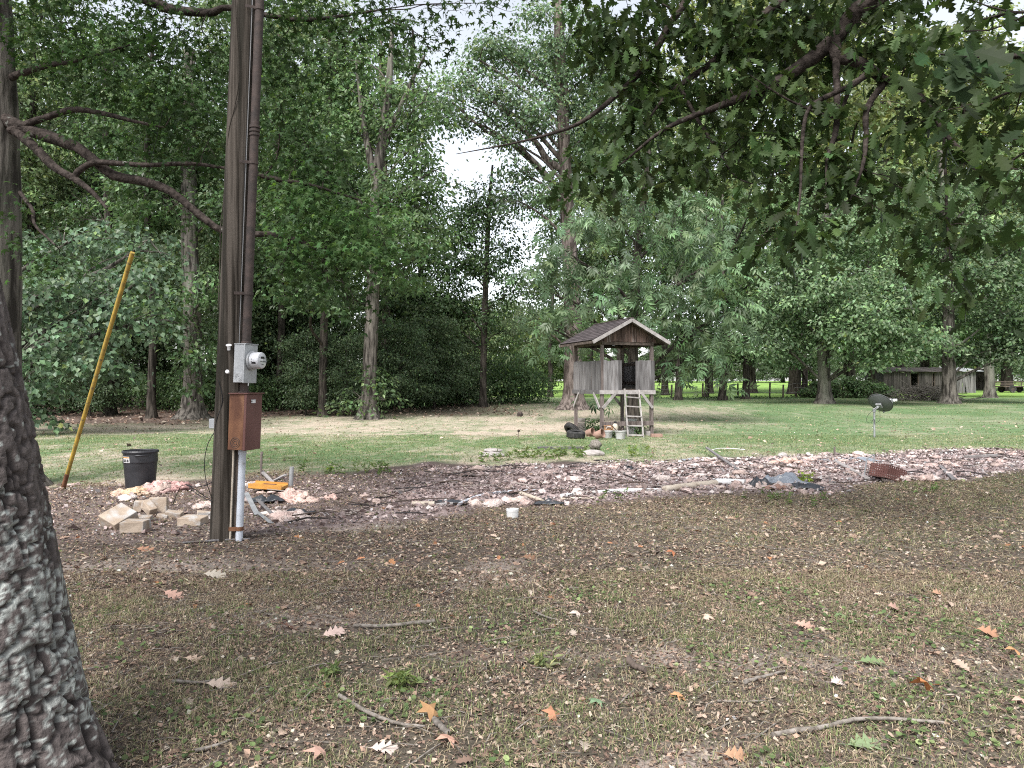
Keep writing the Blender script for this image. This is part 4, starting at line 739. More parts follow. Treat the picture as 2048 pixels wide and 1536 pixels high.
# individually visible trunks of the left wood
b, p, rr = trk(386, 846, 33, (386, 780, 18), (384, 640, 17), (380, 500, 16), (378, 300, 15), (380, 100, 10))
blob_tree('beech_tree', 'thickest trunk of the left wood with a wide flared foot, just left of the pole', 'tree', b, p, rr, [BL(300, 380, 90, 60, 33), BL(420, 300, 100, 60, 33), BL(460, 420, 90, 50, 33), BL(330, 200, 110, 70, 33), BL(480, 180, 100, 70, 34), BL(410, 570, 60, 40, 31.5, 1, 1.1), BL(350, 640, 45, 40, 31.5, .9, 1.1), BL(400, 690, 50, 35, 31.5, 1, 1.1), BL(380, 750, 30, 25, 31.5, .8)], 0.22, col=DG, bark='bark', flare=2.3, tau=1.4)
for q, (px, py, Yd, r, lab) in enumerate(((221, 800, 36, 9, 'dark straight trunk seen behind the top half of the yellow pole'), (303, 838, 33.5, 8, 'dark thin trunk between the yellow pole and the thick flared trunk'), (646, 832, 34.5, 8, 'dark thin trunk midway between the pole and the tree on the left lawn'), (770, 800, 42, 9, 'pale trunk half hidden just right of the tree on the left lawn'), (840, 800, 44, 6, 'slim grey trunk left of the slender tree at the wood edge'), (560, 820, 40, 7, 'dim trunk in the shade just right of the pole'))):
    b, p, rr = trk(px, py, Yd, (px, py - 60, r), (px + 3, py - 230, r * .95), (px + rng.normal(0, 8), 350, r * .8), (px + rng.normal(0, 12), 60, r * .4))
    blob_tree('wood_edge_tree', lab, 'tree', b, p, rr, [BL(px + rng.normal(0, 50), yy_, 75, 50, Yd + rng.normal(0, 1.5), 1, rng.uniform(.85, 1.15)) for yy_ in ((430, 500, 580) if q == 4 else (90, 180, 260, 340, 420, 500, 580))], 0.24, col=(DG, MG)[q % 2], bark='bark_pink' if q in (3,) else 'bark_dark', tau=1.2, group='trees along the edge of the wood')
ring(protos, [(-120, 38), (60, 42), (250, 44), (470, 43), (610, 47), (-40, 52), (120, 56), (270, 58), (420, 56), (600, 60), (690, 62), (30, 70), (200, 74), (360, 72), (520, 76), (640, 78), (100, 86), (290, 90), (440, 88), (580, 92)], 'tall leafy tree of the dark wood on the left, one among many alike', WG)
ring(und, [(-20, 34), (140, 39), (260, 43), (470, 41), (540, 42), (600, 44), (690, 43), (780, 42), (840, 50), (330, 44), (60, 46), (200, 50), (560, 52), (720, 54), (480, 60), (120, 62), (300, 64)], 'small understory tree in the shade of the left wood, one among many alike', 'understory trees of the wood')
ring(shr, [(40, 36), (170, 38), (320, 40), (500, 39), (600, 40), (690, 40), (730, 40), (800, 41), (845, 43), (905, 47), (400, 39), (550, 41), (680, 43), (760, 46)], 'low dark shrub along the foot of the wood, one among many alike', 'shrubs along the foot of the wood')
for px, Yd, s, lab in ((612, 35.5, .55, 'leafy sapling at the lawn edge right of the pole'), (690, 35, .5, 'leafy sapling at the left foot of the tree on the left lawn'), (800, 37.5, .6, 'leafy sapling right of the tree on the left lawn'), (868, 40.5, .65, 'leafy sapling left of the slender tree'), (930, 43, .55, 'leafy sapling just left of the slender tree foot'), (180, 34.5, .55, 'leafy sapling behind the foot of the yellow pole')):
    place(*und[int(px) % 2], (px - CX) / F * Yd, Yd, rng.uniform(0, 6), s, lab, 'saplings at the lawn edge')
# centre: bushes at the end of the wood
for px, Yd, s, lab in ((1000, 46, 1.35, 'rounded green bush standing right of the slender tree'), (1060, 47, 1.0, 'smaller bush between the rounded bush and the lookout'), (905, 44, 1.1, 'bush at the wood edge left of the slender tree')):
    place(*shr[px % 2], (px - CX) / F * Yd, Yd, rng.uniform(0, 6), s, lab, 'bushes near the slender tree')
# trees behind the lookout and along the fence
b_ = 'trees along the field fence'
for q, (px, py, Yd, r, top, lab) in enumerate(((1356, 806, 52, 6, 520, 'dark straight trunk left of the pair by the fence posts'), (1445, 803, 52, 7, 520, 'dark trunk leaning right beside the fence'), (1491, 799, 55, 6.5, 540, 'dark upright trunk right of the leaning one at the fence'), (1608, 795, 60, 5.5, 560, 'thin dark trunk left of the spreading tree on the right lawn'), (1742, 790, 62, 7, 540, 'dark forked trunk between the green mound and the shed'), (1412, 802, 60, 4, 560, 'thinnest dark trunk between the fence trees'), (1100, 790, 60, 5, 560, 'dark trunk seen left of the lookout above the bushes'))):
    b, p, rr = trk(px, py, Yd, (px + 2, py - 40, r), (px + (12 if q == 1 else 0), 700, r * .9), (px + rng.normal(0, 6), top, r * .7), (px, 380, r * .3))
    blob_tree('fence_line_tree', lab, 'tree', b, p, rr, [BL(px + rng.normal(0, 40), yy_, 60, 38, Yd + rng.normal(0, 2), 1, rng.uniform(.85, 1.1)) for yy_ in (400, 460, 520, 580, 640, 690)], 0.27, col=(DG, MG, BG)[q % 3], bark='bark_dark', tau=1.25, group=b_)
# paler tall trees farther back on the right
yl = [(grow('hedgerow_tree', 'x', 'tree', 25, 0.35, 5, 4.2, 24, 0.36, YG, 'y', tau=1.0, seed=8, br=2.2), [False]), (grow('hedgerow_tree', 'x', 'tree', 22, 0.35, 4, 4.2, 24, 0.34, LG, 'y', tau=1.1, seed=9, br=2.2), [False])]
ring(yl, [(1700, 68), (1800, 84), (1905, 86), (2015, 84), (2130, 78), (1590, 70), (1500, 74), (1850, 90), (1960, 92), (2070, 90), (1745, 86)], 'tall yellowish-green tree standing behind the right lawn, one among several alike', 'yellow-green trees behind the right lawn', 1.45, 1.7)
ring(und, [(px, 186 + 5 * math.sin(px * 2.3)) for px in range(1040, 2320, 34)], 'low bush at the far edge of the field, one among many alike', 'low bushes across the field', 1.0, 1.7)
for px, Yd, lab in ((1330, 66, 'tall shaded tree behind the middle of the hickory'), (1240, 62, 'tall shaded tree behind the lookout roof'), (1420, 72, 'tall shaded tree behind the right side of the hickory'), (1180, 74, 'tall shaded tree just right of the pale poplar trunk')):
    place(*protos[px % 3], (px - CX) / F * Yd, Yd, rng.uniform(0, 6), 1.0, lab, 'tall trees behind the hickory')
# far side of the field
ft = [(grow('field_edge_tree', 'x', 'tree', 17, 0.4, 1.5, 5, 22, 0.75, LG, 'f', tau=1.1, seed=10, br=2.6), [False]), (grow('field_edge_tree', 'x', 'tree', 15, 0.4, 1.5, 5, 22, 0.75, MG, 'f', tau=1.1, seed=12, br=2.6), [False])]
ring(ft, [(px, 205 + 14 * math.sin(px * 1.7)) for px in range(760, 2300, 62)], 'distant tree at the far edge of the field, one among many alike', 'far trees across the field', 0.8, 1.3)
ring([(grow('sunlit_tree', 'x', 'tree', 9, 0.10, 1.6, 2.6, 18, 0.28, LG, 'z', tau=1.1, seed=21, br=1.3), [False])], [(820, 74), (870, 70), (915, 78), (955, 72), (1000, 80), (1045, 74), (1085, 82), (1130, 84), (1165, 95), (780, 84)], 'sunlit small tree beyond the bushes, one among a few alike', 'small trees beyond the bushes')

# the overgrown mound by the fence
g = G(); c = gp(1690, 806)
root = thing('overgrown_mound', c, 'rounded mound overgrown with dark green creepers behind the spreading tree', 'mound')
hp = at(1690, 790, 58); g.lump((hp[0], 58, float(gz(0, 58)) + 0.1), (6.6, 3, 2.5), 4, 24, 0.25, 1.5, (0.06, 0.07, 0.04)); g.build('heap', M['ground'], root, smooth=True)
cr = G()
for q in range(14):
    a = q / 14 * np.pi; fill_blob(cr, (hp[0] + 2.9 * math.cos(a), 57.2 + rng.normal(0, .5), float(gz(0, 58)) + 0.25 + 0.95 * math.sin(a)), (0.9, .8, .45), 0.2, 'diamond', DG, 1.4, clump=.25)
fill_blob(cr, (hp[0], 56.6, float(gz(0, 57)) + .6), (2.8, .5, .7), 0.2, 'diamond', DG, 1.6, clump=.25)
cr.build('creepers', M['leaf'], root, kind='stuff')
# low growth under the fence
g = G()
for px in range(1310, 1760, 9): fill_blob(g, at(px, 798, 57 + 0 * px) * [1, 1, 0] + [0, rng.normal(0, .3), float(gz(0, 57)) + .06], (.5, .4, .10), 0.2, 'diamond', DG, 1.3, clump=.2)
tag(g.build('undergrowth', M['leaf']), 'low dark undergrowth along the foot of the field fence', None, None, 'stuff')
#--OBJECTS--
# ------------------------------------------------------------------ utility pole with its electric service
def pole():
    Yp = 7.87; bx = (449 - CX) / F * Yp; lean = 0.216 / 5.57
    ax = lambda z, dx=0.0, dy=0.0: np.array([bx + lean * z + dx, Yp + dy, z])
    root = thing('utility_pole', (bx, Yp, 0), 'weathered wooden utility pole carrying a meter box, a rusty breaker box and conduits', 'utility pole')
    n, s = 120, 40; zz = np.linspace(-0.2, 9.0, n); th = np.arange(s) / s * 2 * np.pi; TH, ZZ = np.meshgrid(th, zz)
    rr = np.interp(zz, [-0.2, 2, 5.6, 9], [0.147, 0.140, 0.131, 0.12])[:, None] + 0.004 * (fbm(TH / 6.283 * 26, ZZ * 0.5, 3, 3) - 0.5) - 0.006 * sst(0.62, 0.72, vn(TH / 6.283 * 18, ZZ * 0.25, 8))
    V = np.stack([bx + lean * ZZ + rr * np.cos(TH), Yp + rr * np.sin(TH), ZZ], -1)
    i, j = np.meshgrid(np.arange(n - 1), np.arange(s), indexing='ij'); k = (j + 1) % s
    g = G(); g.add(V, np.stack([i * s + j, i * s + k, (i + 1) * s + k, (i + 1) * s + j], -1).reshape(-1, 4)); g.add(V[-1], [list(range(s))])
    g.build('shaft', M['pole'], root, smooth=True)
    u = unit(np.array([0.97, -0.237, 0])); w = np.array([0.237, 0.97, 0]); z = np.array([0, 0, 1.0]); ROT = np.stack([u, w, z], 1)
    tilt = np.array([lean, 0, 0])
    ctr = lambda zc, du, dw=0.0: ax(zc) + u * du + w * dw
    def cbox(name, z0, z1, d, wd, du0, dw, m, lid, lidm):
        g = G(); R2 = np.stack([u, w, unit(z + tilt)], 1)
        g.box(ctr((z0 + z1) / 2, du0 + d * .42, dw), (d * .84, wd, z1 - z0), R2); o = g.build(name, m, root, bevel=0.004)
        g = G(); g.box(ctr((z0 + z1) / 2 - 0.004, du0 + d * .92, dw), (d * .16 - 0.004, wd + 0.012, z1 - z0 + 0.006), R2); l = g.build(lid, lidm, o, bevel=0.005); l.parent = o
        return o, R2
    # meter box and round glass meter
    mb, R2 = cbox('meter_box', 1.615, 2.0, 0.125, 0.22, 0.125, -0.035, M['galv'], 'cover', M['galv'])
    g = G(); g.box(ctr(2.004, 0.19, -0.035), (0.135, 0.23, 0.008), R2); g.build('top_flange', M['galv'], mb)
    mc = ctr(1.838, 0.25, -0.035)
    me_ = thing('x', (0, 0, 0), None, None); bpy.data.objects.remove(me_)
    g = G(); g.lathe([(0.0, 0), (0.098, 0), (0.098, 0.022), (0.088, 0.026), (0.085, 0.026)], mc, u, 32); ring = g.build('meter', M['galv'], root, smooth=False)
    g = G(); g.lathe([(0.084, 0.02), (0.084, 0.115), (0.080, 0.125), (0.074, 0.128), (0.0, 0.129)], mc, u, 32); g.build('glass_dome', M['glass'], ring, smooth=True)
    g = G(); fx = mc + u * 0.130
    fb = lambda y0, y1, z0, z1, off=0.0: g.box(fx + u * off + w * (y0 + y1) / 2 + z * (z0 + z1) / 2, (0.002, y1 - y0, z1 - z0), ROT)
    fb(-.030, .030, .018, .040); fb(.040, .050, .020, .034); fb(-.052, -.046, .024, .034)
    for q in range(4): fb(-.045 + q * .012, -.037 + q * .012, -.012, -.005)
    for q in range(5): fb(.012 + q * .011, .019 + q * .011, -.016, -.008)
    for q in range(3): fb(-.02 + q * .014, -.011 + q * .014, -.042, -.036)
    g.build('display', M['black'], ring)
    g = G(); a = math.radians(205)
    for (z0, z1, b0, b1) in ((.010, .016, -.35, .15), (-.012, -.006, -.3, 0.0)):
        g.poly([mc + u * (0.06 + 0.03 * t) + 0.0855 * (-w * math.cos(zz_) + z * math.sin(zz_)) for t, zz_ in ((b0, z0 / .085), (b1, z0 / .085), (b1, z1 / .085), (b0, z1 / .085))], -w * 0.001)
    g.poly([mc + u * q + 0.0855 * (-w * math.cos(e) + z * math.sin(e)) for q, e in ((.055, -.42), (.10, -.42), (.10, -.18), (.055, -.18))], -w * 0.001)
    g.build('label_print', M['black'], ring)
    g = G()
    for r_ in (.038, .026, .012): g.lathe([(r_, 0), (r_ + .002, .0015), (r_ + .004, 0)], ctr(1.665, 0.19, -0.146), -w, 20)
    g.build('knockout', M['steel'], mb)
    g = G(); g.box(ctr(1.60, 0.245, -0.06), (0.006, 0.012, 0.035), ROT); g.tube([ctr(1.63, .245, -.06), ctr(1.60, .247, -.06)], 0.002, 5); g.build('seal_tag', M['white'], mb)
    # conduit riser up the pole, straps, couplings
    cu, cw = 0.185, -0.03
    g = G(); g.tube([ctr(t, cu, cw) for t in np.linspace(2.0, 8.8, 14)], 0.044, 14); cd_ = g.build('conduit', M['rust_dark'], root, smooth=True)
    g = G()
    for zc in (2.02, 4.14, 4.18, 4.22): g.lathe([(0.045, -.015), (0.053, -.012), (0.053, .012), (0.045, .015)], ctr(zc, cu, cw), z, 16)
    g.build('coupling', M['rust_dark'], cd_)
    for zc in (2.52, 3.85, 5.42):
        g = G(); g.lathe([(0.046, -.014), (0.05, -.014), (0.05, .014), (0.046, .014)], ctr(zc, cu, cw), z, 16); g.bar(ctr(zc, cu - .02, cw - .046), ctr(zc, .09, cw - .105), .004, .028, z); g.build('strap', M['rust_dark'], root)
    g = G(); g.tube([ctr(t, 0.118 + .004 * math.sin(t * 3), -0.062) for t in np.linspace(2.0, 8.8, 20)], 0.007, 6); g.build('service_cable', M['wire'], root, smooth=True)
    g = G(); g.tube([ctr(t, 0.131, -0.074) for t in np.linspace(1.9, 8.8, 16)], 0.004, 5); g.build('ground_wire', M['greywire'], root, smooth=True)
    g = G(); P = [at(*p) for p in ((470, 0, 7.72), (474, 60, 7.72), (478, 120, 7.72), (477, 170, 7.72), (470, 210, 7.73), (460, 250, 7.75), (455, 290, 7.77), (452, 340, 7.80), (447, 400, 7.83), (441, 460, 7.85), (440, 520, 7.86), (436, 620, 7.86))]
    g.tube(curve(P, 40), 0.005, 5); g.build('vine_stem', M['pole'], root, smooth=True)
    # nipple and breaker box
    g = G(); g.tube([ctr(1.49, .18, -.03), ctr(1.62, .18, -.03)], 0.043, 14); g.lathe([(.05, 0), (.062, .004), (.062, .02), (.046, .024)], ctr(1.503, .18, -.03), z, 16); g.build('nipple', M['rust_dark'], root)
    bb, R3 = cbox('breaker_box', 0.94, 1.50, 0.20, 0.27, 0.115, -0.045, M['rust'], 'door', M['rust_door'])
    g = G(); g.box(ctr(1.505, .222, -.045), (.222, .30, .012), R3); g.build('rain_hood', M['rust_door'], bb, bevel=.003)
    g = G(); g.box(ctr(1.425, .3195, -.075), (.002, .075, .035), R3); lb = g.build('sticker', M['white'], bb)
    g = G(); g.box(ctr(1.425, .3215, -.104), (.002, .014, .014), R3); g.build('sticker_print', M['black'], bb)
    g = G()
    for r_ in (.05, .034, .016): g.lathe([(r_, 0), (r_ + .003, .002), (r_ + .006, 0)], ctr(1.01, 0.20, -0.181), -w, 20)
    g.build('knockout', M['rust_dark'], bb)
    # pvc riser below, thin pale conduit, dark strip in the gap between pole and riser
    g = G(); g.tube([ctr(t, .195, -.04) for t in (-.1, .3, .62, .955)], 0.036, 16); g.lathe([(.036, 0), (.041, .004), (.041, .05), (.036, .054)], ctr(.88, .195, -.04), z, 16); g.build('pvc_riser', M['pvc'], root, smooth=False)
    g = G(); g.tube([ctr(t, .122, -.085) for t in (-.1, .4, .955)], 0.0105, 8); g.build('thin_conduit', M['beige'], root, smooth=True)
    g = G(); g.bar(ctr(-.1, .145, -.03), ctr(.95, .145, -.03), .03, .05, w); g.build('dark_strip', M['wood_dark'], root)
    g = G(); g.lathe([(.0365, -.02), (.041, -.02), (.041, .02), (.0365, .02)], ctr(.13, .195, -.04), z, 16); g.bar(ctr(.13, .18, -.078), ctr(.13, .11, -.10), .004, .04, z); g.build('pipe_clamp', M['rust'], root)
    for px, py, h, ks in ((458, 694, .05, 1.0), (457, 742, .03, .68)):
        c = at(px, py, Yp - .15); g = G(); d = unit(np.array([0.12, -0.95, 0.2]))
        g.lathe([(a_ * ks, b_) for a_, b_ in ((0.0, .058), (.020, .058), (.029, .053), (.029, .046), (.016, .040), (.015, 0), (0, 0))], c - np.array([0, 0, h * .6]), unit(np.array([0.1, -0.35, 1.0])) if h > .04 else d, 16); g.build('insulator', M['porcelain'], root, smooth=False)
    g = G(); c = at(428, 847, Yp + .06); g.box(c + [-.01, .0, 0], (.06, .07, .10), None); g.build('junction_box', M['galv'], root, bevel=.004)
    g = G(); g.tube(curve([at(430, 862, 7.86), at(415, 890, 7.8), at(409, 925, 7.78), at(412, 960, 7.78), at(424, 997, 7.78)], 24), .0045, 6)
    g.tube(curve([at(437, 760, 7.72), at(445, 800, 7.73), at(434, 838, 7.75), at(429, 862, 7.8)], 18), .0045, 6)
    for a in (((370, 968, 7.9), (388, 974, 7.85), (410, 971, 7.8), (428, 962, 7.8)), ((372, 969, 7.9), (392, 980, 7.8), (410, 993, 7.8), (427, 1000, 7.8)), ((378, 975, 7.85), (400, 992, 7.8), (425, 1003, 7.76)), ((370, 970, 7.9), (360, 975, 8.2), (345, 1010, 8.3))):
        g.tube(curve([at(*p) for p in a], 14), .0042, 6)
    g.build('loose_cable', M['wire'], root, smooth=True)
pole()

# yellow guy marker leaning beside the left tree; its wire goes on to the pole top
def guy():
    a = gp(126, 977); b = at(265, 505, 10.2); d = unit(b - a)
    root = thing('guy_marker', a, 'tall mottled yellow guy wire marker leaning right, its rusty foot beside the left tree root', 'guy marker')
    g = G(); g.tube([a + d * t for t in np.linspace(0.28, np.linalg.norm(b - a), 12)], 0.030, 12, wob=.02); g.build('sleeve', M['yellow'], root, smooth=True)
    g = G(); g.tube([a - d * .05, a + d * .30], 0.034, 10, wob=.06); g.build('rusty_foot', M['rust'], root, smooth=True)
    g = G(); g.tube([b - d * .1, np.array([-2.62, 7.87, 8.95])], 0.0022, 5); g.build('wire', M['wire'], root)
guy()

def trash_can():
    c = gp(281, 976); root = thing('trash_can', c, 'black plastic trash can without lid standing on the lawn edge', 'trash can')
    k = c[1] / F; r1, r0, h = 33 * k, 27 * k, 76 * k
    g = G(); g.lathe([(0, .01), (r0, .01), (r0 + .002, .03), (r0 + (r1 - r0) * .68, h * .68), (r0 + (r1 - r0) * .68 + .008, h * .69), (r0 + (r1 - r0) * .70 + .008, h * .72), (r1 - .012, h * .95), (r1 - .024, h * .95), (r0 - .01, .03), (0, .03)], c, sides=40); g.build('bucket_body', M['bin'], root, smooth=False)
    g = G(); g.lathe([(r1 - .016, h * .93), (r1 + .006, h * .935), (r1 + .010, h * .965), (r1, h), (r1 - .012, h), (r1 - .018, h * .96)], c, sides=40); g.build('rim', M['bin'], root)
    for a in (-62, 118):
        d = np.array([math.cos(R(a)), math.sin(R(a)), 0]); t = np.array([-d[1], d[0], 0]); g = G(); zc = h * .89
        g.tube([c + d * (r1 - .01) - t * .085 + [0, 0, zc], c + d * (r1 + .03) - t * .07 + [0, 0, zc], c + d * (r1 + .03) + t * .07 + [0, 0, zc], c + d * (r1 - .01) + t * .085 + [0, 0, zc]], .012, 8); g.build('handle', M['bin'], root, smooth=True)
    g = G(); e = []
    rz = lambda z: r0 + (r1 - r0) * z / h + .006
    def patch(a0, a1, z0, z1, o):
        g = G(); n = 6; V = []
        for z in (z0, z1):
            for q in range(n): a = R(a0 + (a1 - a0) * q / (n - 1)); V.append(c + np.array([math.cos(a) * (rz(z) + o), math.sin(a) * (rz(z) + o), z]))
        g.add(V, np.array([[q, q + 1, n + q + 1, n + q] for q in range(n - 1)])); return g
    lab = patch(-131, -101, h * .70, h * .86, .002).build('sticker', M['white'], root)
    g = patch(-130, -102, h * .82, h * .85, .004); g.build('sticker_band', M['orange'], lab)
    for a0 in (-128.5, -119.5, -110.5):
        patch(a0, a0 + 6, h * .715, h * .79, .004).build('sticker_figure', M['black'], lab)
trash_can()

# concrete blocks left of the pole
def block(px, py, size, rz, rx, ry, label, sink=0.0, up=0.0):
    c = gp(px, py); Rm = np.array((Matrix.Rotation(R(rz), 3, 'Z') @ Matrix.Rotation(R(rx), 3, 'X') @ Matrix.Rotation(R(ry), 3, 'Y')))
    c = c + [0, 0, size[2] / 2 - sink + up]
    g = G(); g.box((0, 0, 0), size, None, jit=.006)
    o = g.build('concrete_block', M['block'], bevel=.008); tag(o, label, 'block', 'tan concrete blocks heaped left of the pole')
    o.location = c; o.rotation_euler = (R(rx), R(ry), R(rz)); return o
block(238, 1054, (.27, .30, .14), -20, 24, 20, 'largest tan block at the left end of the heap, tilted with its pale top showing', .02, .05)
block(271, 1064, (.25, .20, .125), 4, 0, 0, 'nearest block of the heap, low and squarish with pale top', .0)
block(316, 1026, (.22, .13, .19), 12, -6, 0, 'upright tan block at the back of the heap', .0)
block(298, 1031, (.20, .10, .10), -30, 8, 30, 'small block leaning against the upright block', .0, .045)
block(276, 1024, (.09, .12, .14), 20, 0, 8, 'orange-tan broken block standing left of the upright block', .0)
block(284, 1044, (.22, .14, .08), 8, 3, 2, 'flat low block behind the nearest block', .01)
block(330, 1036, (.16, .12, .06), -18, 0, 6, 'half buried flat block in the middle of the heap', .01)
block(348, 1036, (.17, .13, .09), 6, 4, 4, 'small block with a bright top between the half buried block and the long one', .01)
block(386, 1050, (.28, .18, .12), -8, 3, 0, 'long weathered block at the right end of the heap near the pole', .03)
block(412, 1034, (.20, .14, .10), 25, 0, 5, 'brownish block half hidden behind the pole', .03)

def fluffs(px, py, n, w, d, h, cols, name, label, cat, seed):
    c = gp(px, py); rs = np.random.default_rng(seed); g = G()
    for q in range(n):
        a, b = rs.normal(0, .38), rs.normal(0, .38); s = rs.uniform(.10, .2); k = max(0, 1 - a * a - b * b)
        g.lump((c[0] + a * w, c[1] + b * d, c[2] + h * .55 * k * rs.uniform(.3, 1)), (s * rs.uniform(1, 1.7), s * rs.uniform(.9, 1.4), s * rs.uniform(.5, .9)), q + seed, 14, .8, 2.4, np.array(cols[q % len(cols)]) * rs.uniform(.85, 1.15), rs.uniform(0, 6))
    o = g.build(name, M['fluff'], smooth=True); return tag(o, label, cat, None)
PINK = [(.46, .28, .26), (.52, .35, .32), (.42, .25, .23), (.52, .40, .35)]; PALE = [(.58, .47, .42), (.62, .52, .48), (.50, .38, .34)]
fluffs(335, 984, 26, .55, .30, .22, PINK, 'insulation_heap', 'salmon pink heap of torn insulation beside the trash can', 'insulation', 1)
fluffs(272, 990, 9, .35, .2, .10, [(.55, .40, .27), (.50, .36, .28)], 'insulation_heap', 'yellowish low heap of insulation at the foot of the trash can', 'insulation', 2)
fluffs(590, 1000, 14, .40, .2, .14, [(.60, .44, .38), (.55, .38, .33)], 'insulation_heap', 'curled pinkish insulation right of the orange board', 'insulation', 3)
fluffs(585, 1040, 12, .42, .2, .10, PALE, 'insulation_heap', 'pale flattened insulation in front of the black plastic right of the pole', 'insulation', 4)
fluffs(414, 1016, 7, .2, .15, .10, PALE, 'insulation_heap', 'small whitish tuft of insulation touching the left of the pole', 'insulation', 5)
fluffs(970, 1012, 5, .18, .1, .06, PALE, 'insulation_heap', 'small pinkish tuft left of the white pipe stub', 'insulation', 6)
fluffs(1030, 1008, 9, .25, .14, .10, PALE, 'insulation_heap', 'pinkish tuft just behind the white pipe stub', 'insulation', 7)
fluffs(1500, 978, 16, .75, .22, .16, PALE, 'insulation_heap', 'pale insulation crumpled along the end of the cream pipe', 'insulation', 8)
fluffs(1600, 930, 12, .9, .3, .16, [(.52, .36, .30), (.58, .45, .40)], 'insulation_heap', 'brownish pink bulge at the back of the debris strip below the dish', 'insulation', 9)
fluffs(1820, 962, 14, .9, .25, .12, PALE, 'insulation_heap', 'pale insulation spread right of the rusty crate', 'insulation', 10)

# ------------------------------------------------------------------ bits along the debris strip
def pipe(pts, r, m, name, label, cat, group=None, sides=10, lift=None):
    P = []
    for p in pts:
        q = gp(p[0], p[1]); P.append(q + [0, 0, (lift if lift is not None else r * 1.2) + (p[2] if len(p) > 2 else 0)])
    g = G(); g.tube(curve(P, 24), r, sides, wob=.03); o = g.build(name, M[m], smooth=True); return tag(o, label, cat, group)
pipe(((917, 1013), (950, 998), (992, 990), (1040, 986), (1092, 985)), .022, 'pvc', 'flexible_pipe', 'grey flexible pipe curving over the debris left of the white stub', 'pipe')
pipe(((824, 1014), (869, 1014)), .034, 'beige', 'drain_pipe', 'short cream pipe at the near edge of the debris, left of the grey curve', 'pipe')
pipe(((1122, 998), (1180, 992), (1240, 987), (1322, 986)), .032, 'white', 'drain_pipe', 'long white pipe lying along the middle of the debris strip', 'pipe')
pipe(((1121, 1001), (1217, 999)), .02, 'beige', 'drain_pipe', 'thin pale pipe just in front of the long white pipe', 'pipe')
pipe(((1329, 988), (1380, 981), (1432, 975)), .055, 'beige', 'drain_pipe', 'thick tan pipe joined to the right of the long white pipe', 'pipe')
pipe(((1432, 974), (1462, 974), (1490, 976)), .06, 'white', 'drain_pipe', 'thick dirty white pipe between the tan pipe and the torn sheet', 'pipe')
pipe(((1040, 991), (1065, 1000), (1085, 1008)), .03, 'beige', 'drain_pipe', 'short beige pipe bending down behind the white stub', 'pipe')
c = gp(1025, 1035); g = G(); k = c[1] / F; r = 12 * k; g.lathe([(r * .95, -.02), (r, .06), (r * 1.02, .075), (r * 1.05, .08), (r * 1.05, .105), (r * .86, .105), (r * .84, .02), (0, .02)], c, sides=24); tag(g.build('pipe_stub', M['white']), 'white pipe stub standing upright in the grass before the debris', 'pipe')
def plank(p0, p1, w, t, m, name, label, cat, z0=.03, z1=.03, group=None, jit=.004):
    g = G(); g.bar(gp(*p0) + [0, 0, z0], gp(*p1) + [0, 0, z1], w, t, jit=jit); return tag(g.build(name, M[m], bevel=.002), label, cat, group)
plank((872, 1013), (906, 1013), .07, .03, 'trim', 'board', 'short pale board end right of the short cream pipe', 'board')
plank((1672, 932), (1735, 962), .09, .03, 'trim', 'board', 'pale plank slanting down to the left of the rusty crate', 'board', .10, .04)
plank((1413, 910), (1483, 948), .06, .03, 'wood', 'board', 'grey plank slanting from the back edge of the debris below the fort', 'board', .16, .03)
plank((1932, 921), (1992, 918), .10, .04, 'trim', 'board', 'pale plank lying at the far right of the debris', 'board', .08, .08)
plank((1556, 936), (1598, 943), .06, .03, 'wood_dark', 'board', 'dark short lath left of the brownish bulge', 'board', .05, .05)
plank((1600, 962), (1642, 966), .07, .03, 'wood_dark', 'board', 'dark lath behind the blue sheet', 'board', .05, .05)
plank((1880, 938), (1908, 962), .06, .03, 'wood', 'board', 'short grey board right of the rusty crate', 'board', .06, .03)
plank((1075, 898), (1172, 898), .09, .05, 'wood', 'board', 'old grey edging board in the lawn between the two stone slabs', 'board', .03, .03)
plank((492, 1010), (514, 1034), .06, .008, 'steel', 'metal_strip', 'bent grey metal strip just right of the pole foot', 'metal strip', .16, .03)
plank((514, 1030), (542, 1050), .05, .006, 'steel', 'metal_strip', 'flat grey metal strip pointing to the pale insulation', 'metal strip', .04, .02)
plank((514, 1012), (546, 1036), .05, .012, 'wood', 'board', 'brown lath lying over the metal strip by the pole', 'board', .09, .04)
plank((524, 950), (548, 972), .06, .02, 'trim', 'board', 'pale splinter leaning at the foot of the wooden stake', 'board', .06, .03)
plank((545, 966), (572, 955), .05, .02, 'trim', 'board', 'pale splinter right of the wooden stake foot', 'board', .03, .05)
g = G(); a = gp(522, 952); g.bar(a - [0, 0, .1], a + [0.01, 0, .42], .05, .03, (1, 0, 0), jit=.003); g.box(a + [.03, -.02, .40], (.02, .02, .04)); tag(g.build('wooden_stake', M['wood_post']), 'grey wooden stake standing just right of the breaker box', 'stake')
g = G(); a = gp(581, 972); g.tube([a - [0, 0, .1], a + [.02, 0, .30]], .034, 12); tag(g.build('pipe_stub', M['steel'], smooth=False), 'grey metal pipe stub standing right of the orange board', 'pipe')
g = G(); a = gp(1669, 918); g.bar(a - [0, 0, .1], a + [0, 0, .26], .03, .03, (1, 0, 0)); tag(g.build('wooden_stake', M['wood_post']), 'short thin stake at the lawn edge below the dish', 'stake')
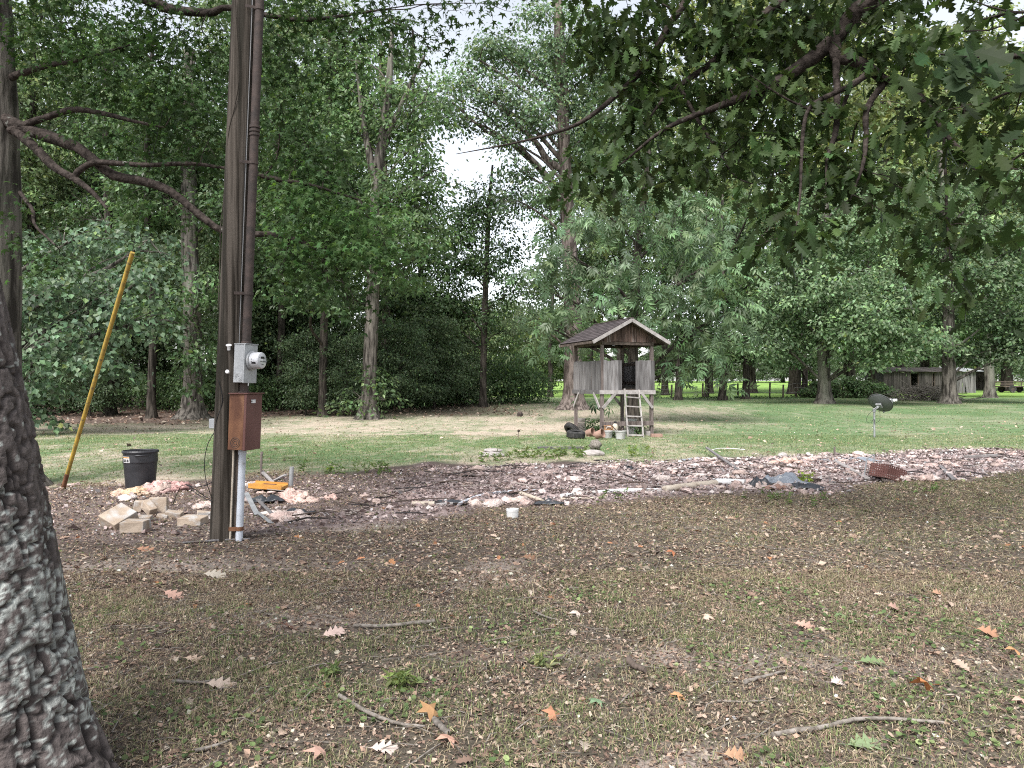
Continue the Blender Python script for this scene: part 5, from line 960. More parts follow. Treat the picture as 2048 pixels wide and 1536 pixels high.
def orange_board():
    c = gp(537, 984); root = thing('orange_board', c, 'bright orange plastic tray lying flat right of the pole', 'tray'); k = c[1] / F; w = 66 * k
    g = G(); g.box(c + [0, 0, .085], (w, .34, .05), np.array(Matrix.Rotation(R(4), 3, 'Y'))); g.build('tray', M['orange'], root, bevel=.008)
    for s in (-1, 1):
        g = G(); g.bar(c + [-w / 2, s * .16, .118 + .017], c + [w / 2, s * .16, .118 - .017], .02, .03); g.build('edge', M['orange'], root)
    g = G(); g.box(c + [.02, -.02, .115], (.18, .10, .012), np.array(Matrix.Rotation(R(4), 3, 'Y'))); g.build('handle', M['rust'], root)
orange_board()
c = gp(500, 978); g = G(); g.lump(c + [0, 0, .05], (.14, .12, .12), 3, 14, .2, 1.2); tag(g.build('rock', M['stone'], smooth=True), 'pale rounded stone touching the left of the orange tray', 'stone')
def sheet(px, py, w, d, h, m, label, seed, rz=0.0, name='plastic_sheet', amp=1.0):
    c = gp(px, py); n = 16; u, v = np.meshgrid(np.linspace(-1, 1, n), np.linspace(-1, 1, n))
    zz_ = h * (fbm(u * 1.6 + seed, v * 1.6 + seed * 2, seed, 3) - .25) * 1.4 * amp * (1 - .7 * np.maximum(np.abs(u), np.abs(v)) ** 2)
    e = 1 + .35 * (fbm(u * 2 + 9, v * 2 + seed, seed + 3, 2) - .5); P = np.stack([u * w / 2 * e, v * d / 2 * e, np.maximum(zz_, .0) + .02], -1); ca, sa = math.cos(rz), math.sin(rz)
    P = P @ np.array([[ca, sa, 0], [-sa, ca, 0], [0, 0, 1]]) + c
    i, j = np.meshgrid(np.arange(n - 1), np.arange(n - 1), indexing='ij'); g = G(); g.add(P, np.stack([i * n + j, i * n + j + 1, (i + 1) * n + j + 1, (i + 1) * n + j], -1).reshape(-1, 4))
    o = g.build(name, M[m], smooth=True); s_ = o.modifiers.new('thickness', 'SOLIDIFY'); s_.thickness = .006; return tag(o, label, 'sheet')
sheet(535, 1006, .42, .30, .16, 'sheet', 'crumpled black plastic in front of the orange tray', 3, .3)
sheet(597, 1029, .34, .26, .10, 'sheet', 'smaller black plastic scrap right of the metal strips', 5, -.2)
sheet(903, 1008, .45, .2, .07, 'sheet', 'thin black plastic scrap behind the short cream pipe', 6)
sheet(1100, 1010, .42, .22, .10, 'sheet', 'torn black mesh scrap right of the white stub', 7)
sheet(1512, 978, .40, .3, .30, 'sheet', 'dark torn sheet wrapped over the end of the thick white pipe', 8, .5)
sheet(1568, 972, .62, .5, .34, 'bluesheet', 'blue-grey curved sheet lying in the debris', 9, .1)
sheet(1608, 979, .55, .3, .14, 'sheet', 'black edge of roofing felt right of the blue-grey sheet', 10, -.4)
sheet(1700, 924, 1.0, .6, .14, 'bluesheet', 'flat blue-grey plastic at the back edge of the debris below the dish', 11, .1)
sheet(1382, 922, .4, .3, .12, 'bluesheet', 'small bluish plastic scrap at the back edge of the debris', 12, .1)
sheet(1260, 940, .3, .3, .12, 'sheet', 'black scrap left of the small bluish plastic', 13, .1)
sheet(1200, 965, .28, .25, .10, 'stone', 'grey flat scrap in the middle of the debris strip', 14, .1)
sheet(1555, 982, .42, .2, .14, 'clay', 'orange-brown underside folded below the blue-grey sheet', 15, .1)

def crate():
    c = gp(1775, 962); k = c[1] / F; root = thing('rusty_crate', c, 'rusty perforated metal crate lying tilted in the debris', 'crate')
    Rm = np.array(Matrix.Rotation(R(24), 3, 'Z') @ Matrix.Rotation(R(16), 3, 'Y')); w, d, h = .44, .34, .22; c = c + [0, 0, .13]
    def panel(o, ex, ey, nx_, ny_, name):
        g = G(); o = np.array(o, float); ex = np.array(ex, float); ey = np.array(ey, float); nn = unit(np.cross(ex, ey)) * .006; f = .55
        W3 = lambda a, b, q: c + Rm @ (o + ex * a + ey * b + nn * q)
        for i in range(nx_ + 1): g.poly([W3(max(0, (i - f / 2) / nx_), 0, 0), W3(min(1, (i + f / 2) / nx_), 0, 0), W3(min(1, (i + f / 2) / nx_), 1, 0), W3(max(0, (i - f / 2) / nx_), 1, 0)], Rm @ nn)
        for i in range(ny_ + 1): g.poly([W3(0, max(0, (i - f / 2) / ny_), .5), W3(1, max(0, (i - f / 2) / ny_), .5), W3(1, min(1, (i + f / 2) / ny_), .5), W3(0, min(1, (i + f / 2) / ny_), .5)], Rm @ nn)
        g.build(name, M['rust_door'], root)
    panel((-w / 2, -d / 2, -h / 2), (w, 0, 0), (0, 0, h), 9, 5, 'side_panel'); panel((-w / 2, d / 2, -h / 2), (w, 0, 0), (0, 0, h), 9, 5, 'side_panel')
    panel((w / 2, -d / 2, -h / 2), (0, d, 0), (0, 0, h), 8, 6, 'end_panel'); panel((-w / 2, -d / 2, -h / 2), (0, d, 0), (0, 0, h), 8, 6, 'end_panel')
    g = G(); g.box(c + Rm @ np.array([0, 0, -h / 2 + .004]), (w, d, .006), Rm); g.build('floor_panel', M['rust_dark'], root)
crate()
def angle_frame():
    c = gp(1742, 958); root = thing('plant_rack', c, 'bent grey metal rack leaning against the left of the rusty crate', 'rack')
    for a, b in (((-.12, 0, .02), (-.02, .1, .34)), ((.03, 0, .02), (.10, .1, .40)), ((-.02, .1, .34), (.10, .1, .40))):
        g = G(); g.tube([c + a, c + b], .012, 6); g.build('bar', M['steel'], root)
angle_frame()
pipe(((1418, 914), (1440, 909), (1470, 910), (1490, 912)), .008, 'white', 'white_cable', 'thin white cable trailing over the back edge of the debris', 'cable', lift=.14)

def slab(px, py, wpx, hh, label, seed, extra=0):
    c = gp(px, py); k = c[1] / F; root = thing('stone_slab', c, label, 'stone slab'); g = G(); w = wpx * k
    g.lump(c + [0, 0, hh * .35], (w, w * .7, hh * 1.5), seed, 22, .16, 1.3); g.build('slab', M['stone'], root, smooth=False)
    if extra: g = G(); g.lump(c + [w * .05, .15, hh * 1.2], (w * .75, w * .5, hh), seed + 4, 20, .2, 1.3); g.build('upper_slab', M['stone'], root, smooth=False)
slab(983, 913, 52, .10, 'stack of two flat grey stones in the lawn left of the edging board', 3, 1)
slab(1187, 911, 44, .12, 'flat grey stone at the right end of the edging board', 8)
slab(1565, 915, 20, .10, 'small pale stone at the back edge of the debris strip', 12)
g = G(); c = gp(1191, 899); g.lump(c + [0, 0, .10], (.30, .26, .26), 5, 18, .6, 2.6); tag(g.build('tree_stump', M['stick'], smooth=True), 'low grey rotten stump behind the right stone slab', 'stump')
g = G(); c = gp(1036, 878); g.tube([c, c + [0.02, 0, .22]], .008, 5); g.lump(c + [0.02, 0, .24], (.09, .07, .09), 3, 8, .3); tag(g.build('dead_stalk', M['wood_dark']), 'dark dead flower stalk in the lawn above the stacked stones', 'plant')
g = G(); c = gp(1040, 833); g.lump(c + [0, 0, .1], (.3, .2, .26), 3, 10, .4); tag(g.build('wood_chunk', M['rust_dark']), 'dark chunk of wood on the far lawn left of the lookout', 'wood chunk')

# fallen sticks
def stick(pts, r, label, taper=.5, m='stick', lift=.012):
    P = curve([gp(p[0], p[1]) + [0, 0, r * .8 + lift + (p[2] if len(p) > 2 else 0)] for p in pts], 22); P[:, :2] += rng.normal(0, r * .18, (22, 2)); g = G(); g.tube(P, np.linspace(r, r * taper, 22), 8, wob=.07)
    tag(g.build('fallen_stick', M[m], smooth=True), label, 'stick')
stick(((678, 1400), (720, 1425), (765, 1446), (800, 1456), (850, 1462)), .012, 'grey speckled stick lying beside the orange round leaf')
stick(((868, 1448), (882, 1462), (896, 1478)), .015, 'short stub of stick between the two biggest leaves', .85)
stick(((707, 1257), (770, 1258), (830, 1252), (869, 1248)), .011, 'thin straight stick in the middle of the ground', 1.3)
stick(((1544, 1480), (1600, 1470), (1651, 1463), (1700, 1450), (1748, 1447), (1800, 1448), (1887, 1455)), .013, 'long pale bent stick in the lower right foreground', .6)
stick(((1510, 1484), (1535, 1466), (1563, 1444)), .005, 'thin twig crossing the end of the long bent stick')
stick(((1490, 1372), (1530, 1360), (1570, 1350)), .012, 'short lichen-grey stick in the right foreground')
stick(((1256, 1330), (1270, 1342), (1292, 1352)), .022, 'dark chunk of bark in the right foreground', .6, 'wood_dark')
stick(((345, 1370), (400, 1372), (450, 1364)), .010, 'dim stick in the shade below the tree trunk')
stick(((390, 1510), (430, 1500), (460, 1488)), .009, 'pale stick near the bottom by the tree trunk')
stick(((1435, 1408), (1480, 1410), (1530, 1408)), .006, 'thin horizontal twig below the short grey stick')
stick(((1068, 1228), (1090, 1238), (1118, 1246)), .008, 'small dark twig at the centre of the ground')
stick(((365, 1090), (430, 1085), (500, 1082)), .011, 'weathered lath in the dirt just before the pole foot', 1, 'wood')
for q, (pts, lab) in enumerate(((((655, 1000), (700, 990), (760, 994), (797, 1000)), 'black rod lying across the left of the debris'), (((660, 1005), (700, 1030), (720, 1042)), 'bent black twig at the near edge of the debris'), (((640, 1028), (655, 1040), (660, 1050)), 'short black twig right of the pale insulation'), (((790, 1012), (850, 1006), (910, 1005)), 'dark branch behind the short cream pipe'), (((990, 986), (1030, 984), (1058, 970)), 'dark curled branch over the grey pipe'), (((1500, 955), (1560, 958), (1600, 964)), 'dark stick behind the dark torn sheet'), (((1660, 972), (1700, 972), (1745, 968)), 'dark stick left of the wire frame'), (((700, 1012), (740, 1020), (720, 1030)), 'forked grey twig in the left debris'))):
    stick(pts, .010, lab, .6, 'wood_dark', .05)

# big fallen leaves one can pick out
def leaf(px, py, L, kind, col, rz, rx, ry, label, up=.02):
    c = gp(px, py) + [0, 0, up + L * .18 * (abs(math.sin(R(rx))) + abs(math.sin(R(ry))))]; tv, tf = T_oak(kind[1]) if kind[0] == 'oak' else T_star()
    if kind[0] != 'oak': tv = tv * [1, 1, 1] ; tv[:, 2] -= kind[1] * (tv[:, 1] ** 2 + (tv[:, 0] - .4) ** 2)
    g = G(); g.add((tv - [.45, 0, 0]) * L, tf, np.array(col) * np.exp(rng.normal(0, .05, (len(tv), 1))))
    st = np.array([[0, 0, 0], [-.12, .01, .02], [-.28, .03, .05]]) * L; g.tube(st - [.43 * L, 0, 0], .0022, 4, col=np.array(col) * .6)
    o = g.build('fallen_leaf', M['litter'], smooth=False); o.location = c; o.rotation_euler = (R(rx), R(ry), R(rz)); tag(o, label, 'leaf', 'big dry leaves on the near ground')
OR, PK, TN, GN, RB, GY = (.42, .22, .11), (.46, .29, .23), (.52, .39, .30), (.17, .23, .11), (.36, .15, .08), (.45, .40, .33)
leaf(860, 1440, .14, ('star', .5), (.34, .20, .10), 60, 35, -20, 'rounded orange-brown leaf leaning on the stub of stick', .03)
leaf(897, 1489, .15, ('star', .25), (.48, .28, .21), 80, 18, 10, 'big pinkish brown leaf at the bottom below the stick stub')
leaf(637, 1516, .13, ('star', .5), PK, 130, 20, -25, 'curled pink-brown leaf at the bottom left of centre')
leaf(442, 1380, .17, ('oak', .25), (.50, .40, .33), 20, 22, 8, 'long pale tan leaf in the shade right of the trunk')
leaf(665, 1276, .15, ('oak', .2), (.56, .42, .37), 30, 30, -10, 'pale pink folded leaf near the thin straight stick')
leaf(575, 1260, .15, ('oak', .3), PK, 10, -25, 12, 'brown leaf left of the pale pink folded leaf')
leaf(345, 1197, .17, ('oak', .35), PK, -15, 25, 10, 'brownish leaf pair on the dirt below the blocks')
leaf(428, 1157, .18, ('oak', .2), GY, 15, 30, 5, 'upright grey-tan leaf on the dirt below the pole')
leaf(1015, 1184, .13, ('oak', .2), (.10, .17, .07), 80, 65, 0, 'dark green leaf standing upright in the centre', .05)
leaf(389, 1326, .13, ('oak', .3), TN, 5, 15, 5, 'small tan leaf above the long pale tan leaf')
leaf(767, 1506, .13, ('oak', .3), (.60, .50, .44), 10, 20, 0, 'whitish leaf at the bottom left of the big pinkish leaf')
leaf(565, 1474, .10, ('oak', .3), TN, 85, 30, 0, 'narrow tan leaf by the pale stick at the bottom')
leaf(1845, 1388, .17, ('star', .35), (.44, .19, .08), 100, 40, 10, 'bright orange star-like leaf standing up in the right foreground', .04)
leaf(1800, 1226, .22, ('oak', .7), (.44, .28, .23), 10, 25, 10, 'large curled pinkish brown leaf clump on the right')
leaf(1359, 1401, .11, ('star', .3), (.46, .25, .13), 40, 20, 5, 'flat orange star-shaped leaf right of centre')
leaf(1984, 1275, .20, ('oak', .45), (.40, .22, .14), -10, 25, 8, 'long rusty brown leaf near the right edge')
leaf(2028, 1310, .14, ('star', .4), OR, 60, 30, 5, 'orange-brown leaf at the right edge below the rusty one')
leaf(1728, 1497, .19, ('oak', .15), (.20, .26, .14), 15, 12, 0, 'green lobed oak leaf lying below the long bent stick')
leaf(1676, 1372, .12, ('oak', .3), (.56, .48, .45), 25, 25, 0, 'pale silvery leaf above the long bent stick')
leaf(1415, 1241, .13, ('star', .5), (.56, .42, .33), -20, 20, 0, 'pale tan leaf on the middle right ground')
leaf(1609, 1257, .15, ('oak', .4), PK, -15, 25, 0, 'pinkish leaf on the right beside the green leaf')
leaf(1910, 1405, .14, ('star', .4), GY, 120, 30, 0, 'grey crumpled leaf right of the orange star-like leaf')
leaf(1475, 1521, .14, ('oak', .4), (.40, .24, .15), 5, 25, 0, 'brown leaf at the very bottom right of centre')
leaf(1193, 1410, .12, ('star', .2), (.16, .24, .14), 80, 10, 0, 'bluish green star-shaped leaf left of the flat orange one')
leaf(1743, 1330, .17, ('oak', .15), GN, 5, 12, 0, 'green oak leaf in the right foreground')
leaf(1683, 1237, .14, ('star', .2), (.15, .21, .10), 60, 15, 0, 'dull green leaf behind the pinkish leaf on the right')
leaf(1345, 1110, .15, ('star', .5), RB, 60, 30, 0, 'reddish brown leaf far out on the right ground')
leaf(1155, 1235, .14, ('star', .6), (.58, .48, .42), 60, 30, 0, 'pale curled leaf by the small dark twig')
leaf(290, 1104, .20, ('oak', .4), (.36, .20, .13), -10, 20, 0, 'orange-brown leaf on the dirt below the blocks, farthest left')
leaf(1062, 1120, .18, ('oak', .5), (.24, .14, .09), 10, 25, 0, 'dark brown leaf in the centre distance')
leaf(2042, 1410, .13, ('star', .4), PK, 60, 25, 0, 'pinkish leaf cut by the right edge')
leaf(1880, 1192, .16, ('oak', .5), (.40, .24, .16), 10, 25, 0, 'tawny leaf behind the large curled clump')
leaf(1105, 1440, .12, ('star', .6), (.40, .20, .12), 20, 35, 0, 'curled rust coloured leaf near the bottom centre')

# weeds one can pick out
def weed(px, py, n, h, L, label, col=(.11, .17, .05), kind='lance', sp=.25):
    c = gp(px, py); root = thing('weed', c, label, 'weed'); s = G(); l = G()
    for q in range(n):
        a = rng.uniform(0, 6.28); b = c + np.array([math.cos(a), math.sin(a), 0]) * rng.uniform(0, sp); t = b + np.array([rng.normal(0, .3) * h, rng.normal(0, .3) * h, h * rng.uniform(.6, 1.1)])
        P = curve([b, (b + t) / 2 + rng.normal(0, .02, 3), t], 7); s.tube(P, .003, 4, col=(.1, .13, .05)); m = 8
        i = rng.integers(1, 7, m); d = rng.normal(size=(m, 3)); put_leaves(l, P[i], unit(np.array([0, 0, .8]) + rng.normal(0, .5, (m, 3))), unit(d * [1, 1, .4]), L * rng.uniform(.6, 1.2, m), kind, leafcol(m, col, .2, .02))
    s.build('stem', M['grass'], root, kind='stuff'); l.build('leaves', M['leaf'], root, kind='stuff')
weed(735, 945, 16, .22, .10, 'leafy weed patch at the back of the left debris', sp=.4)
weed(663, 945, 9, .20, .10, 'smaller weed left of the leafy patch at the debris edge', sp=.3)
weed(602, 945, 4, .26, .10, 'single tall weed beside the grey metal pipe stub', sp=.06)
weed(1268, 912, 12, .24, .10, 'bright green weed right of the flat grey stone', (.16, .23, .06), sp=.5)
weed(1612, 968, 6, .22, .09, 'bright light green sprout in the debris right of the felt', (.24, .32, .07), 'diamond', .1)
weed(1060, 915, 18, .20, .14, 'tall grass tuft between the stacked stones and the edging board', (.13, .19, .06), sp=.8)
weed(1130, 912, 18, .20, .14, 'grass tuft in front of the edging board', (.13, .19, .06), sp=.7)
weed(990, 922, 12, .18, .12, 'grass tuft in front of the stacked stones', (.13, .19, .06), sp=.5)
weed(1240, 1000, 8, .14, .07, 'low weed before the long white pipe', sp=.4)
weed(1560, 1000, 14, .14, .07, 'low weed before the blue-grey sheet', sp=.9)
weed(1870, 985, 8, .14, .07, 'small weed right of the rusty crate', sp=.4)
weed(660, 1352, 8, .06, .05, 'grass tuft left of the centre foreground', (.14, .19, .07), sp=.07)
weed(805, 1375, 11, .07, .07, 'bright spiky grass tuft in the centre foreground', (.17, .22, .08), sp=.07)
weed(1085, 1330, 8, .07, .06, 'pale spiky tuft right of the bright one', (.2, .23, .10), sp=.08)

# ------------------------------------------------------------------ the wooden lookout
def lookout():
    NC = np.array([2.735, 23.3]); a = np.array([.955, .297]); b = np.array([-.297, .955]); WW, DD = 1.68, 2.1
    pt = lambda s, t, z: np.array([*(NC + a * s + b * t), z])
    root = thing('lookout', pt(WW / 2, DD / 2, 0), 'weathered wooden lookout on four posts with plank walls and a shingled gable roof', 'playhouse')
    A3 = np.array([a[0], a[1], 0]); B3 = np.array([b[0], b[1], 0]); Z3 = np.array([0, 0, 1.0]); RT = np.stack([A3, B3, Z3], 1)
    zF0, zF1, zB, zE, zR = 1.29, 1.41, 2.32, 2.89, 3.58
    for s, t in ((0, 0), (WW, 0), (0, DD), (WW, DD)):
        g = G(); g.box(pt(s, t, zE / 2 - .05), (.095, .095, zE + .1), RT, jit=.003); g.build('post', M['wood_post'], root)
    def bd(name, s, t, z0, z1, ws, wt, m, rot=RT): g = G(); g.box(pt(s, t, (z0 + z1) / 2), (ws, wt, z1 - z0), rot, jit=.003); return g.build(name, M[m], root)
    g = G(); o_ = .066
    bd('rim_board', WW / 2, -o_, zF0, zF1, WW + .20, .035, 'trim'); bd('rim_board', WW / 2, DD + o_, zF0, zF1, WW + .20, .035, 'wood'); bd('rim_board', -o_, DD / 2, zF0, zF1, .035, DD + .09, 'wood'); bd('rim_board', WW + o_, DD / 2, zF0, zF1, .035, DD + .09, 'wood')
    for q in range(11): bd('floor_board', WW / 2, .02 + (DD - .04) * (q + .5) / 11, zF1 + .002, zF1 + .03, WW - .10, DD / 11 - .012, 'wood_dark')
    def wall(n, f0, f1, side):
        for q in range(n):
            f = f0 + (f1 - f0) * (q + .5) / n; wd = (f1 - f0) / n * .95; j0, j1 = zF1 - .02 + rng.normal(0, .008), zB + rng.normal(0, .010); o2 = .06 + rng.normal(0, .003)
            if side == 'front': bd('plank', f, -o2, j0, j1, wd, .022, 'wood')
            if side == 'back': bd('plank', f, DD + o2, j0, j1, wd, .022, 'wood')
            if side == 'left': bd('plank', -o2, f, j0, j1, .022, wd, 'wood')
            if side == 'right': bd('plank', WW + o2, f, j0, j1, .022, wd, 'wood')
    wall(5, .03, .64, 'front'); wall(5, 1.11, WW + .07, 'front'); wall(13, -.04, DD + .04, 'left'); wall(13, -.04, DD + .04, 'right'); wall(11, -.04, WW + .04, 'back')
    for z in (1.60, 2.20):
        bd('rail', -.022, DD / 2, z, z + .08, .03, DD - .1, 'wood_dark'); bd('rail', WW + .022, DD / 2, z, z + .08, .03, DD - .1, 'wood_dark'); bd('rail', WW / 2, DD + .022, z, z + .08, WW - .1, .03, 'wood_dark')
    def brace(p, q): g = G(); g.bar(p, q, .035, .085, Z3); g.build('brace', M['trim'], root)
    brace(pt(.0, -.075, .86), pt(.42, -.075, 1.32)); brace(pt(WW, -.075, .86), pt(WW - .38, -.075, 1.32)); brace(pt(-.075, .0, .86), pt(-.075, .45, 1.32)); brace(pt(-.075, DD, .86), pt(-.075, DD - .45, 1.32)); brace(pt(WW, DD + .07, .86), pt(WW - .4, DD + .07, 1.32))
    bd('cross_board', WW * .5, -.07, .32, .45, WW + .06, .03, 'wood_post')
    # roof
    ov, of = .42, .32; H = zR - zE; run = WW / 2 + ov; zl = zR - (H / (WW / 2)) * .0 - .68
    for t in (-of + .03, DD / 2, DD + of - .03):
        for s0, s1 in ((-ov, WW / 2), (WW + ov, WW / 2)):
            g = G(); g.bar(pt(s0, t, zl - .06), pt(s1, t, zR - .06), .04, .09, Z3); g.build('rafter', M['wood_dark'], root)
    for s in (0, WW): g = G(); g.bar(pt(s, -.1, zE - .04), pt(s, DD + .1, zE - .04), .07, .10, Z3); g.build('top_plate', M['wood_dark'], root)
    for t in (0, DD): g = G(); g.bar(pt(-.02, t - .052, zE - .05), pt(WW + .02, t - .052, zE - .05), .03, .09, Z3); g.build('tie_beam', M['wood_dark'], root)
    for s0 in (-ov, WW + ov):
        g = G(); g.poly([pt(s0, -of, zl - .012), pt(WW / 2, -of, zR - .012), pt(WW / 2, DD + of, zR - .012), pt(s0, DD + of, zl - .012)][::1 if s0 < 0 else -1], (0, 0, .02)); g.build('roof_deck', M['wood_dark'], root)
    g = G(); nC = 10
    for s0, sg in ((-ov, 1), (WW + ov, -1)):
        sl = unit(np.array([A3[0] * sg * run, A3[1] * sg * run, zR - zl])); nn = unit(np.cross(sl, B3) * (-sg)); nn = nn if nn[2] > 0 else -nn; Ls = math.hypot(run, zR - zl)
        for q in range(nC):
            nt_ = 15; off = (q % 2) * .5
            for k in range(nt_ + 1):
                t0 = -of - .03 + (DD + 2 * of + .06) * max(0, (k - off)) / nt_; t1 = -of - .03 + (DD + 2 * of + .06) * min(nt_, (k + 1 - off)) / nt_
                if t1 - t0 < .01: continue
                p = pt(s0 - sg * .03, 0, zl + .012) + sl * Ls * q / nC; e = sl * (Ls / nC + .03); col = np.array([.056, .046, .047]) * rng.uniform(.7, 1.35)
                q0, q1 = p + B3 * (t0 + .004) + nn * .018, p + B3 * (t1 - .004) + nn * .018
                g.poly([q0, q1, q1 + e - nn * .012, q0 + e - nn * .012] if sg > 0 else [q1, q0, q0 + e - nn * .012, q1 + e - nn * .012], -nn * .007, col)
    g.build('shingles', M['shingle'], root, kind='stuff')
    g = G(); g.bar(pt(WW / 2, -of - .03, zR + .03), pt(WW / 2, DD + of + .03, zR + .03), .14, .02, Z3, col=(.09, .07, .065)); g.build('ridge_cap', M['shingle'], root)
    for t in (-of - .045, DD + of + .045):
        for s0 in (-ov - .03, WW + ov + .03):
            g = G(); g.bar(pt(s0, t, zl - .05), pt(WW / 2, t, zR - .035), .025, .10, Z3); g.build('barge_board', M['trim'], root)
    for s0 in (-ov - .02, WW + ov + .02): g = G(); g.bar(pt(s0, -of, zl - .045), pt(s0, DD + of, zl - .045), .02, .07, Z3); g.build('fascia', M['wood_dark'], root)
    for t, o2 in ((-.085, -1), (DD + .085, 1)):
        nb = 13; s_lo, s_hi = -.12, WW + .12
        for q in range(nb):
            x0, x1 = s_lo + (s_hi - s_lo) * q / nb + .004, s_lo + (s_hi - s_lo) * (q + 1) / nb - .004; zt = lambda s: zR - .05 - .68 / run * abs(s - WW / 2)
            e = rng.normal(0, .003); zb = zE + rng.normal(0, .006); pts = [pt(x0, t + e, zb), pt(x1, t + e, zb), pt(x1, t + e, max(zt(x1), zb + .01))]
            if x0 < WW / 2 < x1: pts.append(pt(WW / 2, t + e, zt(WW / 2)))
            pts.append(pt(x0, t + e, max(zt(x0), zb + .01))); g = G(); g.poly(pts, B3 * .02); g.build('gable_board', M['wood_red'], root)
    return pt, RT
pt, RT = lookout()
def ladder():
    f0, f1 = gp(1256, 873.5), gp(1287, 874.5); t0, t1 = at(1249, 777, 23.27), at(1277.5, 780, 23.45)
    root = thing('ladder', (f0 + f1) / 2, 'grey wooden ladder leaning up to the doorway of the lookout', 'ladder')
    for p, q in ((f0, t0), (f1, t1)): g = G(); g.bar(p - [0, 0, .05], q, .04, .09, (0, 1, 0), jit=.002); g.build('rail', M['trim'], root)
    for yv in (.04, .235, .43, .635, .83): g = G(); g.bar(f0 + (t0 - f0) * yv + [0, -.03, 0], f1 + (t1 - f1) * yv + [0, -.03, 0], .07, .035, jit=.002); g.build('rung', M['trim'], root)
ladder()
def tire(c, r, w, axis, label, grp='old tires beside the lookout'):
    root = thing('tire', c, label, 'tire', grp); g = G(); h = w / 2
    g.lathe([(r * .60, -h * .75), (r * .66, -h * .95), (r * .80, -h), (r * .93, -h * .85), (r, -h * .55), (r, h * .55), (r * .93, h * .85), (r * .80, h), (r * .66, h * .95), (r * .60, h * .75), (r * .62, h * .6), (r * .86, h * .5), (r * .88, -h * .5), (r * .62, -h * .6), (r * .60, -h * .75)], c, axis, 36); g.build('carcass', M['rubber'], root, smooth=False)
    g = G(); z = unit(axis); x = unit(np.cross(z, [.3, .9, .1])); y = np.cross(z, x)
    for q in range(40):
        an = q / 40 * 6.283; d = math.cos(an) * x + math.sin(an) * y; t_ = np.cross(z, d)
        g.box(np.array(c) + d * r * 1.005, (r * .03, r * .09, w * .62), np.stack([d, t_, z], 1))
    g.build('tread', M['rubber'], root)
c = gp(1152, 877); tire(c + [0, .05, .12], .27, .21, (.05, -.10, 1), 'black car tire lying flat left of the lookout')
tire(gp(1147, 870) + [0, .5, .13], .28, .18, (.5, .35, .55), 'second tire behind the flat one, tipped against the lookout post')
def bucket(px, py, r, h, m, label, name='bucket', axis=(0, 0, 1), junk=True):
    c = gp(px, py); root = thing(name, c, label, 'bucket' if name != 'flower_pot' else 'flower pot'); g = G(); ax_ = unit(np.array(axis, float)); c0 = c + (np.array([0, 0, r * .8]) if abs(ax_[2]) < .7 else 0)
    g.lathe([(0, 0), (r * .82, 0), (r, h * .97), (r * .92, h * .97), (r * .76, .03), (0, .03)], c0, ax_, 24); g.build('wall', M[m], root)
    g = G(); g.lathe([(r * .985, h * .86), (r * 1.07, h * .87), (r * 1.07, h), (r * .95, h), (r * .93, h * .9)], c0, ax_, 24); g.build('rim', M[m], root)
    return root, c
bucket(1216, 876, .14, .22, 'dirty_white', 'dirty white bucket under the orange box at the lookout corner')
rt, c = bucket(1241, 878, .16, .25, 'dirty_white', 'white bucket full of junk left of the ladder foot')
g = G()
for q in range(9): g.bar(c + [rng.normal(0, .05), rng.normal(0, .05), .15], c + [rng.normal(0, .09), rng.normal(0, .08), rng.uniform(.28, .40)], .03, .02)
g.build('scrap', M['wood_dark'], rt)
bucket(1174, 873, .12, .22, 'clay', 'clay pot lying on its side next to the flat tire', 'flower_pot', (.75, -.55, .25)); bucket(1192, 878, .13, .24, 'clay', 'clay pot lying on its side left of the white bucket', 'flower_pot', (.75, -.5, .3))
def tub():
    c = gp(1262, 868); root = thing('plastic_bin', c, 'tall white plastic bin standing behind the ladder', 'bin'); k = .37; w0, w1, h = .13, .17, .46
    g = G(); V = [[sx * w, sy * w * .8, z] for z, w in ((.0, w0), (h, w1)) for sx, sy in ((-1, -1), (1, -1), (1, 1), (-1, 1))]; V = np.array(V) + c + [.03, .25, 0]
    g.add(V, [[3, 2, 1, 0], [0, 1, 5, 4], [1, 2, 6, 5], [2, 3, 7, 6], [3, 0, 4, 7]]); o = g.build('wall', M['dirty_white'], root); s_ = o.modifiers.new('t', 'SOLIDIFY'); s_.thickness = .008
    g = G()
    for q in range(4): g.bar(V[4 + q], V[4 + (q + 1) % 4], .03, .03)
    g.build('rim', M['dirty_white'], root)
tub()
def toolbox():
    c = at(1217, 858, 23.0); root = thing('orange_toolbox', c, 'faded orange box with white handle stacked on the dirty white bucket', 'box')
    g = G(); g.box(c + [0, 0, -.01], (.26, .18, .17), jit=.005); g.build('case', M['tan_box'], root, bevel=.015); g = G(); g.box(c + [0, 0, .09], (.27, .19, .03)); g.build('lid', M['tan_box'], root, bevel=.01)
    g = G(); g.tube([c + [-.07, -.1, .02], c + [-.05, -.12, .07], c + [.05, -.12, .07], c + [.07, -.1, .02]], .011, 6); g.build('handle', M['white'], root)
    c = at(1230.5, 853, 22.95); root = thing('plastic_jug', c, 'small tan plastic jug with black cap beside the orange box', 'jug')
    g = G(); g.lathe([(0, -.14), (.075, -.14), (.08, -.10), (.08, .03), (.05, .08), (.03, .09), (.03, .11), (0, .11)], c, sides=18); g.build('bottle', M['beige'], root, smooth=True); g = G(); g.lathe([(.04, .10), (.045, .11), (.045, .15), (0, .155)], c, sides=16); g.build('cap', M['black'], root)
    g = G(); g.tube(curve([c + [.07, -.03, .02], c + [.13, -.03, .0], c + [.12, -.03, -.09], c + [.07, -.03, -.1]], 12), .016, 6); g.build('handle', M['black'], root, smooth=True)
toolbox()
plank((1150, 862), (1172, 862), .12, .14, 'stone', 'timber_block', 'grey timber block on the ground behind the flat tire', 'block', .36, .36)
